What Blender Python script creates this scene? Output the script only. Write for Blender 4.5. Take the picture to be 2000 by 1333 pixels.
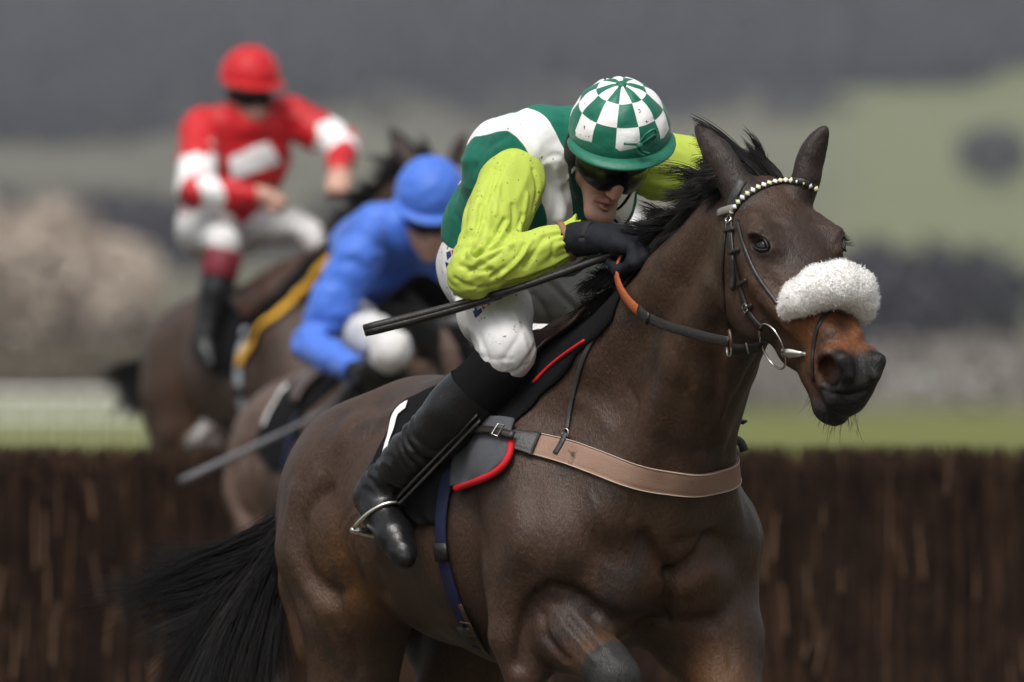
import bpy, bmesh, math, random
import numpy as np
from mathutils import Vector, Matrix
from mathutils.bvhtree import BVHTree

for _o in list(bpy.data.objects):
    bpy.data.objects.remove(_o)
SC = bpy.context.scene
COL = SC.collection
R = math.radians

# ------------------------------------------------------------------ camera
FOC, SENSOR = 400.0, 36.0            # long lens, as a racecourse photographer uses
F = FOC / SENSOR * 2000.0            # focal length in photo pixels
CAMZ, HZN = 1.25, 945.0              # eye height, photo row of the horizon
cam_d = bpy.data.cameras.new('camera')
cam_d.sensor_fit = 'HORIZONTAL'
cam_d.lens, cam_d.sensor_width = FOC, SENSOR
cam_d.shift_y = (HZN - 666.5) / 2000.0
cam_d.clip_start, cam_d.clip_end = 0.5, 20000.0
cam_d.dof.use_dof = True
cam_d.dof.focus_distance = 23.85
cam_d.dof.aperture_fstop = 5.4
cam = bpy.data.objects.new('camera', cam_d)
COL.objects.link(cam)
cam.location = (0, 0, CAMZ)
cam.rotation_euler = (R(90), 0, 0)
SC.camera = cam

# ------------------------------------------------------------------ sky and sun (overcast)
SUN_EL, SUN_AZ = 58.0, -150.0        # high, from the left and a little behind the camera
W = bpy.data.worlds.new('World')
SC.world = W
W.use_nodes = True
nt = W.node_tree
nt.nodes.clear()
sky = nt.nodes.new('ShaderNodeTexSky')
sky.sky_type = 'NISHITA'
sky.sun_disc = False
sky.sun_elevation = R(SUN_EL)
sky.sun_rotation = R(200)
sky.air_density, sky.dust_density, sky.ozone_density = 1.0, 6.0, 0.6
hs = nt.nodes.new('ShaderNodeHueSaturation')
hs.inputs['Saturation'].default_value = 0.22
bg = nt.nodes.new('ShaderNodeBackground')
bg.inputs['Strength'].default_value = 0.115
wo = nt.nodes.new('ShaderNodeOutputWorld')
nt.links.new(sky.outputs[0], hs.inputs['Color'])
nt.links.new(hs.outputs[0], bg.inputs[0])
nt.links.new(bg.outputs[0], wo.inputs[0])
sun_d = bpy.data.lights.new('sun', 'SUN')
sun_d.energy, sun_d.angle, sun_d.color = 1.3, R(20), (1.0, 0.96, 0.90)
sun = bpy.data.objects.new('sun', sun_d)
COL.objects.link(sun)
_az = R(200)                          # towards the sun: left of and behind the camera
SUNDIR = Vector((math.sin(_az) * math.cos(R(SUN_EL)), math.cos(_az) * math.cos(R(SUN_EL)), math.sin(R(SUN_EL))))
sun.rotation_euler = SUNDIR.to_track_quat('Z', 'Y').to_euler()
sun.location = (0, 0, 30)
SC.view_settings.view_transform = 'Standard'
SC.view_settings.look = 'None'
SC.view_settings.exposure = 0.42
SC.view_settings.gamma = 1.0
SC.cycles.use_denoising = True
SC.cycles.max_bounces = 6
# ------------------------------------------------------------------ placing
def P(u, v, d):
    """photo pixel at distance d (along the view axis) -> world"""
    return np.array([(u - 1000.0) * d / F, d, CAMZ + (HZN - v) * d / F])

class Frame:
    """a horse's own frame: x forward, y to its left, z up, on the ground"""
    def __init__(s, ox, oy, heading, oz=0.0):
        s.o = np.array([ox, oy, oz]); a = R(heading)
        s.h = np.array([math.sin(a), -math.cos(a), 0.0]); s.l = np.array([math.cos(a), math.sin(a), 0.0])
        s.rz = math.atan2(s.h[1], s.h[0])
    def L(s, u, v, y=0.0):
        """photo pixel seen on the plane y metres left of the horse's middle -> own coordinates"""
        c = np.array([0, 0, CAMZ]); d = P(u, v, 1.0) - c
        t = (y - np.dot(c - s.o, s.l)) / np.dot(d, s.l)
        return s.loc(c + d * t)
    def loc(s, w):
        q = np.asarray(w) - s.o
        return np.array([np.dot(q, s.h), np.dot(q, s.l), q[2]])
    def wor(s, p):
        p = np.asarray(p, float)
        return s.o + p[..., 0:1] * s.h + p[..., 1:2] * s.l + p[..., 2:3] * np.array([0, 0, 1.0])
    def pix(s, p):
        w = s.wor(np.asarray(p))
        return (1000 + w[..., 0] * F / w[..., 1], HZN - (w[..., 2] - CAMZ) * F / w[..., 1])

# ------------------------------------------------------------------ implicit modelling
def smin(a, b, k):
    h = np.maximum(k - np.abs(a - b), 0.0) / k
    return np.minimum(a, b) - h * h * k * 0.25

class Field:
    def __init__(s, xs, ys, zs):
        s.ax = [np.asarray(v, np.float32) for v in (xs, ys, zs)]
        s.v = np.full([len(v) for v in s.ax], 0.5, np.float32)
        s.lab = np.zeros(s.v.shape, np.uint8)
    @classmethod
    def box(c, lo, hi, h):
        return c(*[np.arange(lo[i], hi[i] + h, h) for i in range(3)])
    def sub_(s, lo, hi):
        sl = []
        for i in range(3):
            i0 = int(np.searchsorted(s.ax[i], lo[i])); i1 = int(np.searchsorted(s.ax[i], hi[i]))
            sl.append(slice(max(i0 - 1, 0), min(i1 + 1, len(s.ax[i]))))
        return tuple(sl)
    def pts(s, sl):
        return np.meshgrid(*[s.ax[i][sl[i]] for i in range(3)], indexing='ij', sparse=True)
    def put(s, sl, d, k, lab, mode):
        v = s.v[sl]
        if d.size == 0: return
        if mode > 0:
            l = s.lab[sl]
            if lab is not None: l[d < v] = lab
            s.v[sl] = smin(v, d, k)
        else:
            s.v[sl] = -smin(-v, d, k)
            if lab is not None:
                l = s.lab[sl]; l[(-d > v)] = lab
    def tube(s, pts, r, k=0.03, side=None, rs=None, lab=None, mode=1):
        """chain of round cones; side + rs give another radius along the axis 'side'"""
        pts = np.asarray(pts, float); n = len(pts)
        r = np.broadcast_to(np.asarray(r, float), (n,)); 
        rs_ = r if rs is None else np.broadcast_to(np.asarray(rs, float), (n,))
        m = max(r.max(), rs_.max()) + 2 * k + 0.03
        sl = s.sub_(pts.min(0) - m, pts.max(0) + m)
        X, Y, Z = s.pts(sl); best = None
        if side is not None: side = np.asarray(side, float) / np.linalg.norm(side)
        for i in range(n - 1):
            a, b = pts[i], pts[i + 1]; ab = b - a; L2 = max(float(ab @ ab), 1e-12)
            t = np.clip(((X - a[0]) * ab[0] + (Y - a[1]) * ab[1] + (Z - a[2]) * ab[2]) / L2, 0, 1)
            qx = X - a[0] - t * ab[0]; qy = Y - a[1] - t * ab[1]; qz = Z - a[2] - t * ab[2]
            q2 = qx * qx + qy * qy + qz * qz
            ro = r[i] + t * (r[i + 1] - r[i])
            if side is None:
                d = np.sqrt(q2) - ro
            else:
                q_s = qx * side[0] + qy * side[1] + qz * side[2]
                qo2 = np.maximum(q2 - q_s * q_s, 0); r_s = rs_[i] + t * (rs_[i + 1] - rs_[i])
                k0 = np.sqrt((q_s / r_s) ** 2 + qo2 / ro ** 2); k1 = np.sqrt((q_s / r_s ** 2) ** 2 + qo2 / ro ** 4)
                d = np.where(k0 > 1e-4, k0 * (k0 - 1) / np.maximum(k1, 1e-6), -np.minimum(ro, r_s))
            best = d if best is None else smin(best, d, 0.02)
        s.put(sl, best.astype(np.float32), k, lab, mode)
    def ell(s, c, r, k=0.03, rot=None, lab=None, mode=1):
        """ellipsoid; rot = 3x3 whose rows are its axes"""
        c = np.asarray(c, float); r = np.asarray(r, float); rot = np.eye(3) if rot is None else np.asarray(rot, float)
        e = np.sqrt((rot.T ** 2) @ (r ** 2)) + 2 * k + 0.02
        sl = s.sub_(c - e, c + e)
        X, Y, Z = s.pts(sl); X = X - c[0]; Y = Y - c[1]; Z = Z - c[2]
        q = [X * rot[i][0] + Y * rot[i][1] + Z * rot[i][2] for i in range(3)]
        k0 = np.sqrt((q[0] / r[0]) ** 2 + (q[1] / r[1]) ** 2 + (q[2] / r[2]) ** 2)
        k1 = np.sqrt((q[0] / r[0] ** 2) ** 2 + (q[1] / r[1] ** 2) ** 2 + (q[2] / r[2] ** 2) ** 2)
        d = np.where(k0 > 1e-4, k0 * (k0 - 1) / np.maximum(k1, 1e-6), -r.min())
        s.put(sl, d.astype(np.float32), k, lab, mode)
    def mesh(s):
        """surface nets"""
        v = s.v; ins = v < 0
        nx, ny, nz = v.shape
        c = [ins[i:nx - 1 + i, j:ny - 1 + j, k:nz - 1 + k] for i in (0, 1) for j in (0, 1) for k in (0, 1)]
        cnt = sum(x.astype(np.int8) for x in c)
        act = (cnt > 0) & (cnt < 8)
        I, J, K = np.nonzero(act)
        idx = np.full(act.shape, -1, np.int64); idx[I, J, K] = np.arange(len(I))
        acc = np.zeros((len(I), 3)); num = np.zeros(len(I))
        A = s.ax
        corners = [(i, j, k) for i in (0, 1) for j in (0, 1) for k in (0, 1)]
        for p in range(8):
            for q in range(p + 1, 8):
                a, b = corners[p], corners[q]
                if sum(abs(a[m] - b[m]) for m in range(3)) != 1: continue
                va = v[I + a[0], J + a[1], K + a[2]]; vb = v[I + b[0], J + b[1], K + b[2]]
                m = (va < 0) != (vb < 0)
                t = np.where(m, va / np.where(m, va - vb, 1), 0)
                pa = np.stack([A[0][I + a[0]], A[1][J + a[1]], A[2][K + a[2]]], 1)
                pb = np.stack([A[0][I + b[0]], A[1][J + b[1]], A[2][K + b[2]]], 1)
                acc += np.where(m[:, None], pa + t[:, None] * (pb - pa), 0); num += m
        V = acc / num[:, None]
        quads = []
        for axis in range(3):
            o1, o2 = [(1, 2), (2, 0), (0, 1)][axis]
            sa = [slice(None)] * 3; sb = [slice(None)] * 3
            sa[axis] = slice(0, -1); sb[axis] = slice(1, None)
            x = ins[tuple(sa)] != ins[tuple(sb)]
            e = np.array(np.nonzero(x)).T
            e = e[(e[:, o1] > 0) & (e[:, o2] > 0) & (e[:, o1] < v.shape[o1] - 1) & (e[:, o2] < v.shape[o2] - 1)]
            if len(e) == 0: continue
            d1 = np.zeros(3, int); d1[o1] = 1; d2 = np.zeros(3, int); d2[o2] = 1
            g = lambda w: idx[w[:, 0], w[:, 1], w[:, 2]]
            q = np.stack([g(e - d1 - d2), g(e - d2), g(e), g(e - d1)], 1)
            fl = ~ins[e[:, 0], e[:, 1], e[:, 2]]
            q[fl] = q[fl][:, ::-1]
            quads.append(q)
        Q = np.concatenate(quads); Q = Q[(Q >= 0).all(1)]
        L = s.lab[I, J, K]
        return V, Q, L

def smooth(V, Q, n=1, w=0.5):
    e = np.concatenate([Q[:, [0, 1]], Q[:, [1, 2]], Q[:, [2, 3]], Q[:, [3, 0]]])
    e = np.concatenate([e, e[:, ::-1]])
    for _ in range(n):
        s_ = np.zeros_like(V); c = np.zeros(len(V))
        for ax in range(3): s_[:, ax] = np.bincount(e[:, 0], V[e[:, 1], ax], len(V))
        c = np.bincount(e[:, 0], minlength=len(V))
        V = V + w * (s_ / np.maximum(c, 1)[:, None] - V)
    return V

def largest(V, Q):
    """keep the largest connected piece"""
    lab = np.arange(len(V))
    while True:
        m = lab[Q].min(1); new = lab.copy()
        for c in range(4): np.minimum.at(new, Q[:, c], m)
        new = new[new]
        if (new == lab).all(): break
        lab = new
    ids, cnt = np.unique(lab, return_counts=True); best = ids[cnt.argmax()]
    keep = lab == best; mp = np.cumsum(keep) - 1
    return V[keep], mp[Q[keep[Q[:, 0]]]]

def vnormals(V, Q):
    n = np.cross(V[Q[:, 2]] - V[Q[:, 0]], V[Q[:, 3]] - V[Q[:, 1]])
    N = np.zeros_like(V)
    for c in range(4):
        for ax in range(3): N[:, ax] += np.bincount(Q[:, c], n[:, ax], len(V))
    return N / np.maximum(np.linalg.norm(N, axis=1), 1e-12)[:, None]

# ------------------------------------------------------------------ value noise on arrays (fast)
_rng = np.random.default_rng(7)
_lat = _rng.random((32, 32, 32)).astype(np.float32)
def vnoise(p, scale=1.0, octv=3):
    p = np.asarray(p) * scale; out = 0; amp = 1.0; tot = 0
    for o in range(octv):
        q = p + 17.3 * o; i = np.floor(q).astype(int); f = q - i; f = f * f * (3 - 2 * f)
        i %= 32; j = (i + 1) % 32; r = 0
        for a in (0, 1):
            for b in (0, 1):
                for c in (0, 1):
                    w = (f[:, 0] if a else 1 - f[:, 0]) * (f[:, 1] if b else 1 - f[:, 1]) * (f[:, 2] if c else 1 - f[:, 2])
                    r = r + w * _lat[(j if a else i)[:, 0], (j if b else i)[:, 1], (j if c else i)[:, 2]]
        out = out + amp * (r - 0.5); tot += amp; amp *= 0.5; p = p * 2.03
    return out / tot * 2

# ------------------------------------------------------------------ objects
def new_mesh(name, V, faces, mats=(), parent=None, colors=None, smooth_=True, fmat=None):
    me = bpy.data.meshes.new(name)
    V = np.asarray(V, np.float32)
    if isinstance(faces, np.ndarray):
        nf, k = faces.shape
        me.vertices.add(len(V)); me.vertices.foreach_set('co', V.ravel())
        me.loops.add(nf * k); me.loops.foreach_set('vertex_index', faces.astype(np.int32).ravel())
        me.polygons.add(nf); me.polygons.foreach_set('loop_start', np.arange(0, nf * k, k, dtype=np.int32))
        me.update(calc_edges=True)
    else:
        me.from_pydata(V.tolist(), [], faces); me.update()
    me.validate()
    me.polygons.foreach_set('use_smooth', np.full(len(me.polygons), smooth_))
    for m in (mats if isinstance(mats, (list, tuple)) else [mats]):
        if m is not None: me.materials.append(m)
    if fmat is not None and len(fmat) == len(me.polygons):
        me.polygons.foreach_set('material_index', np.asarray(fmat, np.int32))
    if colors is not None:
        ca = me.color_attributes.new('col', 'FLOAT_COLOR', 'POINT')
        c = np.ones((len(V), 4), np.float32); c[:, :3] = colors
        ca.data.foreach_set('color', c.ravel())
    o = bpy.data.objects.new(name, me)
    COL.objects.link(o)
    if parent is not None: o.parent = parent
    return o

def thing(name, label, cat, loc=(0, 0, 0), rz=0.0, group=None):
    o = bpy.data.objects.new(name, None)
    o.empty_display_size = 0.2
    COL.objects.link(o)
    o.location = loc; o.rotation_euler = (0, 0, rz)
    return tag(o, label, cat, group)

def tag(o, label=None, cat=None, group=None, kind=None):
    if label: o['label'] = label
    if cat: o['category'] = cat
    if group: o['group'] = group
    if kind: o['kind'] = kind
    return o

class MB:
    """collects simple pieces into one mesh"""
    def __init__(s): s.V = []; s.Fc = []; s.n = 0
    def add(s, V, faces):
        s.V.append(np.asarray(V, float)); s.Fc += [tuple(i + s.n for i in f) for f in faces]; s.n += len(V); return s
    def tube(s, pts, r, seg=8, cap=True, flat=None):
        """round tube along pts; flat=(axis, factor) squashes it along an axis"""
        pts = np.asarray(pts, float); n = len(pts); r = np.broadcast_to(np.asarray(r, float), (n,))
        T = np.gradient(pts, axis=0); T /= np.maximum(np.linalg.norm(T, axis=1), 1e-9)[:, None]
        u = np.cross(T[0], [0, 0, 1.0])
        if np.linalg.norm(u) < 1e-3: u = np.cross(T[0], [0, 1.0, 0])
        V = []
        for i in range(n):
            u = u - T[i] * (u @ T[i]); u /= np.linalg.norm(u); w = np.cross(T[i], u)
            for j in range(seg):
                a = 2 * math.pi * j / seg
                V.append(pts[i] + r[i] * (math.cos(a) * u + math.sin(a) * w))
        fc = [(i * seg + j, i * seg + (j + 1) % seg, (i + 1) * seg + (j + 1) % seg, (i + 1) * seg + j)
              for i in range(n - 1) for j in range(seg)]
        if cap: fc += [tuple(range(seg))[::-1], tuple((n - 1) * seg + j for j in range(seg))]
        return s.add(V, fc)
    def strap(s, pts, nor, w, t=0.004, off=0.0):
        """flat strap: lies on pts with normals nor, width w, thickness t, rounded edges"""
        pts = np.asarray(pts, float); nor = np.asarray(nor, float); n = len(pts)
        nor = nor / np.maximum(np.linalg.norm(nor, axis=1), 1e-9)[:, None]
        w = np.broadcast_to(np.asarray(w, float), (n,))
        T = np.gradient(pts, axis=0); T /= np.maximum(np.linalg.norm(T, axis=1), 1e-9)[:, None]
        B = np.cross(nor, T); B /= np.maximum(np.linalg.norm(B, axis=1), 1e-9)[:, None]
        prof = [(-.5, 0), (-.5, .6), (-.42, 1), (0, 1.12), (.42, 1), (.5, .6), (.5, 0)]
        V = []
        for i in range(n):
            for x, h in prof: V.append(pts[i] + B[i] * x * w[i] + nor[i] * (off + h * t))
        m = len(prof)
        fc = [(i * m + j, i * m + (j + 1) % m, (i + 1) * m + (j + 1) % m, (i + 1) * m + j) for i in range(n - 1) for j in range(m)]
        fc += [tuple(range(m))[::-1], tuple((n - 1) * m + j for j in range(m))]
        return s.add(V, fc)
    def hug(s, bvh, pts, w, t=.004, off=.0, nw=9):
        """strap whose whole width lies on a body"""
        pts = np.asarray(pts, float); n = len(pts); w = np.broadcast_to(np.asarray(w, float), (n,))
        near = [bvh.find_nearest(Vector(p)) for p in pts]
        nor = np.array([np.array(h[1]) for h in near]); pts = np.array([np.array(h[0]) for h in near])
        for _ in range(6): nor[1:-1] = (nor[:-2] + 2 * nor[1:-1] + nor[2:]) / 4
        nor /= np.linalg.norm(nor, axis=1)[:, None]
        T = np.gradient(pts, axis=0); T /= np.linalg.norm(T, axis=1)[:, None]; B = np.cross(nor, T)
        xs = np.linspace(-.5, .5, nw); G = []
        for i in range(n):
            for x in xs:
                p = pts[i] + B[i] * x * w[i]; h = bvh.find_nearest(Vector(p)); q = np.array(h[0])
                lift = max(0.0, (q - pts[i]) @ nor[i]); G.append(q)
        G = np.array(G).reshape(n, nw, 3); M = np.repeat(nor[:, None], nw, 1)
        for _ in range(3): G[1:-1] = (G[:-2] + 2 * G[1:-1] + G[2:]) / 4
        hgt = np.where(np.abs(xs) > .47, .55, 1.0)[None, :, None]
        V = np.concatenate([(G + M * off * .3).reshape(-1, 3), (G + M * (off + t * hgt)).reshape(-1, 3)]); N_ = n * nw; fc = []
        for i in range(n - 1):
            for j in range(nw - 1):
                k = i * nw + j; fc += [(k, k + nw, k + nw + 1, k + 1), (N_ + k, N_ + k + 1, N_ + k + nw + 1, N_ + k + nw)]
            for j in (0, nw - 1):
                k = i * nw + j; fc.append((k, k + nw, N_ + k + nw, N_ + k))
        for i in (0, n - 1):
            for j in range(nw - 1):
                k = i * nw + j; fc.append((k, k + 1, N_ + k + 1, N_ + k))
        s.add(V, fc); return (G + M * (off + t))[:, 0], (G + M * (off + t))[:, -1]
    def box(s, c, ax, hs):
        c = np.asarray(c, float); ax = np.asarray(ax, float)
        V = [c + sum(sg[i] * hs[i] * ax[i] for i in range(3)) for sg in [(x, y, z) for x in (-1, 1) for y in (-1, 1) for z in (-1, 1)]]
        return s.add(V, [(0, 1, 3, 2), (4, 6, 7, 5), (0, 4, 5, 1), (2, 3, 7, 6), (0, 2, 6, 4), (1, 5, 7, 3)])
    def build(s, name, mat, parent=None, smooth_=True):
        return new_mesh(name, np.concatenate(s.V), s.Fc, [mat], parent, smooth_=smooth_)

def curve(pts, n):
    """Catmull-Rom through pts, n samples, evenly spaced"""
    p = np.asarray(pts, float)
    if len(p) == 2: return p[0] + np.linspace(0, 1, n)[:, None] * (p[1] - p[0])
    q = np.vstack([2 * p[0] - p[1], p, 2 * p[-1] - p[-2]])
    out = []
    for i in range(1, len(q) - 2):
        t = np.linspace(0, 1, 24, endpoint=False)[:, None]
        a, b, c, d = q[i - 1], q[i], q[i + 1], q[i + 2]
        out.append(0.5 * (2 * b + (c - a) * t + (2 * a - 5 * b + 4 * c - d) * t ** 2 + (3 * b - a - 3 * c + d) * t ** 3))
    out = np.vstack(out + [p[-1:]])
    s_ = np.r_[0, np.cumsum(np.linalg.norm(np.diff(out, axis=0), axis=1))]
    x = np.linspace(0, s_[-1], n)
    return np.stack([np.interp(x, s_, out[:, i]) for i in range(out.shape[1])], 1)

def strands(paths, r0, r1=0.2, seg=3):
    """many hairs -> one mesh; paths (N, K, 3), r0 root radius, tip r0*r1"""
    paths = np.asarray(paths, float); N, K, _ = paths.shape
    T = np.gradient(paths, axis=1); T /= np.maximum(np.linalg.norm(T, axis=2, keepdims=True), 1e-9)
    ref = np.where(np.abs(T[..., 2:3]) > 0.9, np.array([1.0, 0, 0]), np.array([0, 0, 1.0]))
    U = np.cross(T, ref); U /= np.maximum(np.linalg.norm(U, axis=2, keepdims=True), 1e-9); Wv = np.cross(T, U)
    rad = np.broadcast_to(np.asarray(r0, float), (N,))[:, None] * (1 - (1 - r1) * np.linspace(0, 1, K)[None, :] ** 1.5)
    V = np.stack([paths + rad[..., None] * (math.cos(2 * math.pi * j / seg) * U + math.sin(2 * math.pi * j / seg) * Wv) for j in range(seg)], 2)
    base = (np.arange(N)[:, None, None] * K + np.arange(K - 1)[None, :, None]) * seg
    j = np.arange(seg)[None, None, :]; j2 = (j + 1) % seg
    Q = np.stack([base + j, base + j2, base + seg + j2, base + seg + j], 3).reshape(-1, 4)
    return V.reshape(-1, 3), Q

# ------------------------------------------------------------------ materials
def mat(name, col=(0.5, 0.5, 0.5), rough=0.6, spec=0.5, metal=0.0, attr=False, noise=None, bump=None, sheen=0.0, coat=0.0, trans=0.0, var=None, emis=None):
    """noise = (scale, amount) light-dark mottling; bump = [(scale, strength, stretch)]; var = (colour2, scale, lo, hi) patches"""
    m = bpy.data.materials.new(name); m.use_nodes = True
    n = m.node_tree.nodes; l = m.node_tree.links; b = n['Principled BSDF']
    b.inputs['Roughness'].default_value = rough; b.inputs['Metallic'].default_value = metal
    b.inputs['Specular IOR Level'].default_value = spec
    b.inputs['Sheen Weight'].default_value = sheen; b.inputs['Coat Weight'].default_value = coat
    if trans: b.inputs['Transmission Weight'].default_value = trans
    tc = n.new('ShaderNodeTexCoord')
    if attr:
        a = n.new('ShaderNodeVertexColor'); a.layer_name = 'col'; out = a.outputs['Color']
    else:
        a = n.new('ShaderNodeRGB'); a.outputs[0].default_value = (*col, 1); out = a.outputs[0]
    if var:
        for vv in (var if isinstance(var, list) else [var]):
            c2, sc, lo, hi = vv
            t = n.new('ShaderNodeTexNoise'); t.inputs['Scale'].default_value = sc; t.inputs['Detail'].default_value = 4
            l.new(tc.outputs['Object'], t.inputs['Vector'])
            mr = n.new('ShaderNodeMapRange'); mr.inputs['From Min'].default_value = lo; mr.inputs['From Max'].default_value = hi
            l.new(t.outputs['Fac'], mr.inputs['Value'])
            mx = n.new('ShaderNodeMix'); mx.data_type = 'RGBA'
            l.new(mr.outputs[0], mx.inputs['Factor']); l.new(out, mx.inputs['A']); mx.inputs['B'].default_value = (*c2, 1)
            out = mx.outputs['Result']
    if noise:
        t = n.new('ShaderNodeTexNoise'); t.inputs['Scale'].default_value = noise[0]; t.inputs['Detail'].default_value = 6
        l.new(tc.outputs['Object'], t.inputs['Vector'])
        mr = n.new('ShaderNodeMapRange'); mr.inputs['To Min'].default_value = 1 - noise[1]; mr.inputs['To Max'].default_value = 1 + noise[1]
        mr.inputs['From Min'].default_value = 0.25; mr.inputs['From Max'].default_value = 0.75
        l.new(t.outputs['Fac'], mr.inputs['Value'])
        mx = n.new('ShaderNodeVectorMath'); mx.operation = 'SCALE'
        l.new(out, mx.inputs[0]); l.new(mr.outputs[0], mx.inputs['Scale']); out = mx.outputs[0]
    l.new(out, b.inputs['Base Color'])
    if bump:
        prev = None
        for sc, st, stretch in bump:
            mp = n.new('ShaderNodeMapping'); mp.inputs['Scale'].default_value = stretch
            l.new(tc.outputs['Object'], mp.inputs['Vector'])
            t = n.new('ShaderNodeTexNoise'); t.inputs['Scale'].default_value = sc; t.inputs['Detail'].default_value = 4
            l.new(mp.outputs[0], t.inputs['Vector'])
            bp = n.new('ShaderNodeBump'); bp.inputs['Strength'].default_value = st; bp.inputs['Distance'].default_value = 0.01
            l.new(t.outputs['Fac'], bp.inputs['Height'])
            if prev: l.new(prev, bp.inputs['Normal'])
            prev = bp.outputs[0]
        l.new(prev, b.inputs['Normal'])
    if emis: b.inputs['Emission Color'].default_value = (*emis[0], 1); b.inputs['Emission Strength'].default_value = emis[1]
    return m
# ------------------------------------------------------------------ the leading horse
H = Frame(0.015, 24.514, 31.0)
_e1 = np.array([0.70, 0, -0.714]); _e1 /= np.linalg.norm(_e1)
_nn = np.array([-_e1[2], 0, _e1[0]])
HEAD_O = np.array([0.985, 0, 1.90])
def hd(t, y, m):
    """head coordinates: t down the face from the poll, y left, m out of the face"""
    return HEAD_O + t * _e1 + m * _nn + np.array([0, y, 0])
HROT = np.stack([_e1, [0, 1, 0], _nn])

def build_lead_horse(jump=False):
    xs = np.r_[np.arange(-0.95, 0.60, 0.0075), np.arange(0.60, 1.46, 0.0042)]
    ys = np.arange(-0.40, 0.40, 0.0060)
    zs = np.r_[np.arange(-0.02, 0.78, 0.012), np.arange(0.78, 1.38, 0.0070), np.arange(1.38, 2.03, 0.0042)]
    if jump: xs, ys, zs = np.arange(-.95, 1.46, .011), np.arange(-.40, .40, .010), np.arange(.30, 2.03, .011)
    f = Field(xs, ys, zs)
    Y = (0, 1, 0)
    # barrel, from the loins to the breast
    f.tube([(-.62, 0, 1.225), (-.36, 0, 1.205), (-.12, 0, 1.18), (.10, 0, 1.175), (.28, 0, 1.19), (.42, 0, 1.20)],
           [.18, .245, .285, .325, .31, .24], 0.05, Y, [.20, .27, .312, .305, .25, .20], lab=1)
    f.tube([(-.08, 0, 1.40), (.12, 0, 1.46), (.27, 0, 1.485), (.42, 0, 1.47)], [.08, .085, .09, .09], 0.10, Y, [.10, .075, .07, .08], lab=1)   # withers
    f.tube([(-.12, 0, 1.38), (-.38, 0, 1.375), (-.58, 0, 1.33), (-.79, 0, 1.255)], [.085, .092, .078, .05], 0.10, Y, [.15, .14, .095, .05], lab=1)  # croup
    f.tube([(-.78, 0, 1.28), (-.85, 0, 1.22), (-.88, 0, 1.13)], [.04, .032, .025], 0.05, lab=1)      # dock
    for s in (-1, 1):
        # quarters
        f.ell((-.46, s * .138, 1.19), (.235, .142, .235), 0.06, lab=2)
        f.ell((-.31, s * .215, 1.335), (.055, .035, .045), 0.07, lab=2)                               # point of hip
        f.tube([(-.58, s * .09, 1.27), (-.645, s * .115, 1.15), (-.63, s * .13, 1.03), (-.56, s * .14, .90)], [.07, .080, .088, .085], 0.06, lab=2)   # buttock
        f.tube([(-.44, s * .185, 1.26), (-.47, s * .195, 1.10), (-.42, s * .18, .98)], [.10, .115, .105], 0.06, lab=2)   # thigh
        f.tube([(-.36, s * .175, 1.12), (-.345, s * .175, 1.01)], [.10, .085], 0.06, lab=2)           # stifle
        if s < 0:
            hind = [(-.42, s * .16, .96), (-.455, s * .15, .80), (-.56, s * .13, .60), (-.60, s * .13, .52), (-.53, s * .13, .26), (-.47, s * .13, .14), (-.42, s * .13, .05)]
        else:
            hind = [(-.42, s * .16, .96), (-.50, s * .15, .80), (-.66, s * .13, .62), (-.71, s * .13, .54), (-.72, s * .13, .28), (-.68, s * .13, .15), (-.62, s * .13, .05)]
        if jump: hind = [(-.42, s * .16, .96), (-.48, s * .16, .86), (-.56, s * .16, .76), (-.52, s * .17, .74), (-0.269, s * .225, 0.918), (-0.169, s * .235, 0.948), (-0.109, s * .235, 0.918)]
        f.tube(hind, [.12, .095, .055, .055, .035, .042, .05], 0.03, lab=3)
        f.tube([hind[-1], np.array(hind[-1]) + (.03, 0, -.015)], [.055, .06], 0.02, lab=4)
        # shoulder, arm
        f.tube([(.24, s * .14, 1.44), (.36, s * .19, 1.28), (.47, s * .20, 1.13)], [.075, .10, .10], 0.08, lab=5)
        f.ell((.475, s * .215, 1.12), (.085, .065, .10), 0.06, lab=5)
        f.ell((.385, s * .215, 1.10), (.115, .075, .155), 0.05, lab=5)                                # triceps
        f.ell((.515, s * .092, 1.055), (.105, .088, .125), 0.035, lab=6)                              # breast
        f.tube([(.50, s * .11, 1.02), (.46, s * .14, .93)], [.085, .085], 0.05, lab=6)
    f.ell((.39, 0, 1.14), (.185, .245, .20), 0.08, lab=6)
    f.tube([(.34, 0, 1.36), (.50, 0, 1.26)], [.19, .17], 0.08, Y, [.155, .18], lab=6)
    # off fore (horse's right), folded: elbow back, knee up
    f.tube([(.395, -.225, 1.05), (.385, -.240, .93), (.400, -.225, .84)], [.075, .055, .045], 0.05, lab=5)
    f.tube([(.40, -.165, .985), (.50, -.165, .925), (.605, -.155, .872)], [.082, .075, .052], 0.018, lab=3)
    f.tube([(.605, -.155, .872), (.645, -.15, .845)], [.052, .052], 0.02, lab=7)
    f.tube([(.645, -.15, .83), (.50, -.155, .70), (.42, -.155, .64)], [.046, .03, .04], 0.02, lab=7)
    f.tube([(.42, -.155, .64), (.36, -.155, .66), (.32, -.155, .62)], [.04, .045, .055], 0.02, lab=4)
    # near fore, reaching down
    f.tube([(.45, .20, 1.02), (.50, .19, .92), (.565, .175, .78), (.61, .165, .60)], [.105, .098, .075, .05], 0.05, lab=3)
    f.tube([(.61, .165, .60), (.62, .165, .54), (.66, .16, .30), (.69, .16, .20), (.74, .16, .06)], [.054, .048, .032, .042, .05], 0.03, lab=7)
    f.tube([(.74, .16, .06), (.76, .16, .04)], [.055, .06], 0.02, lab=4)
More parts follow.
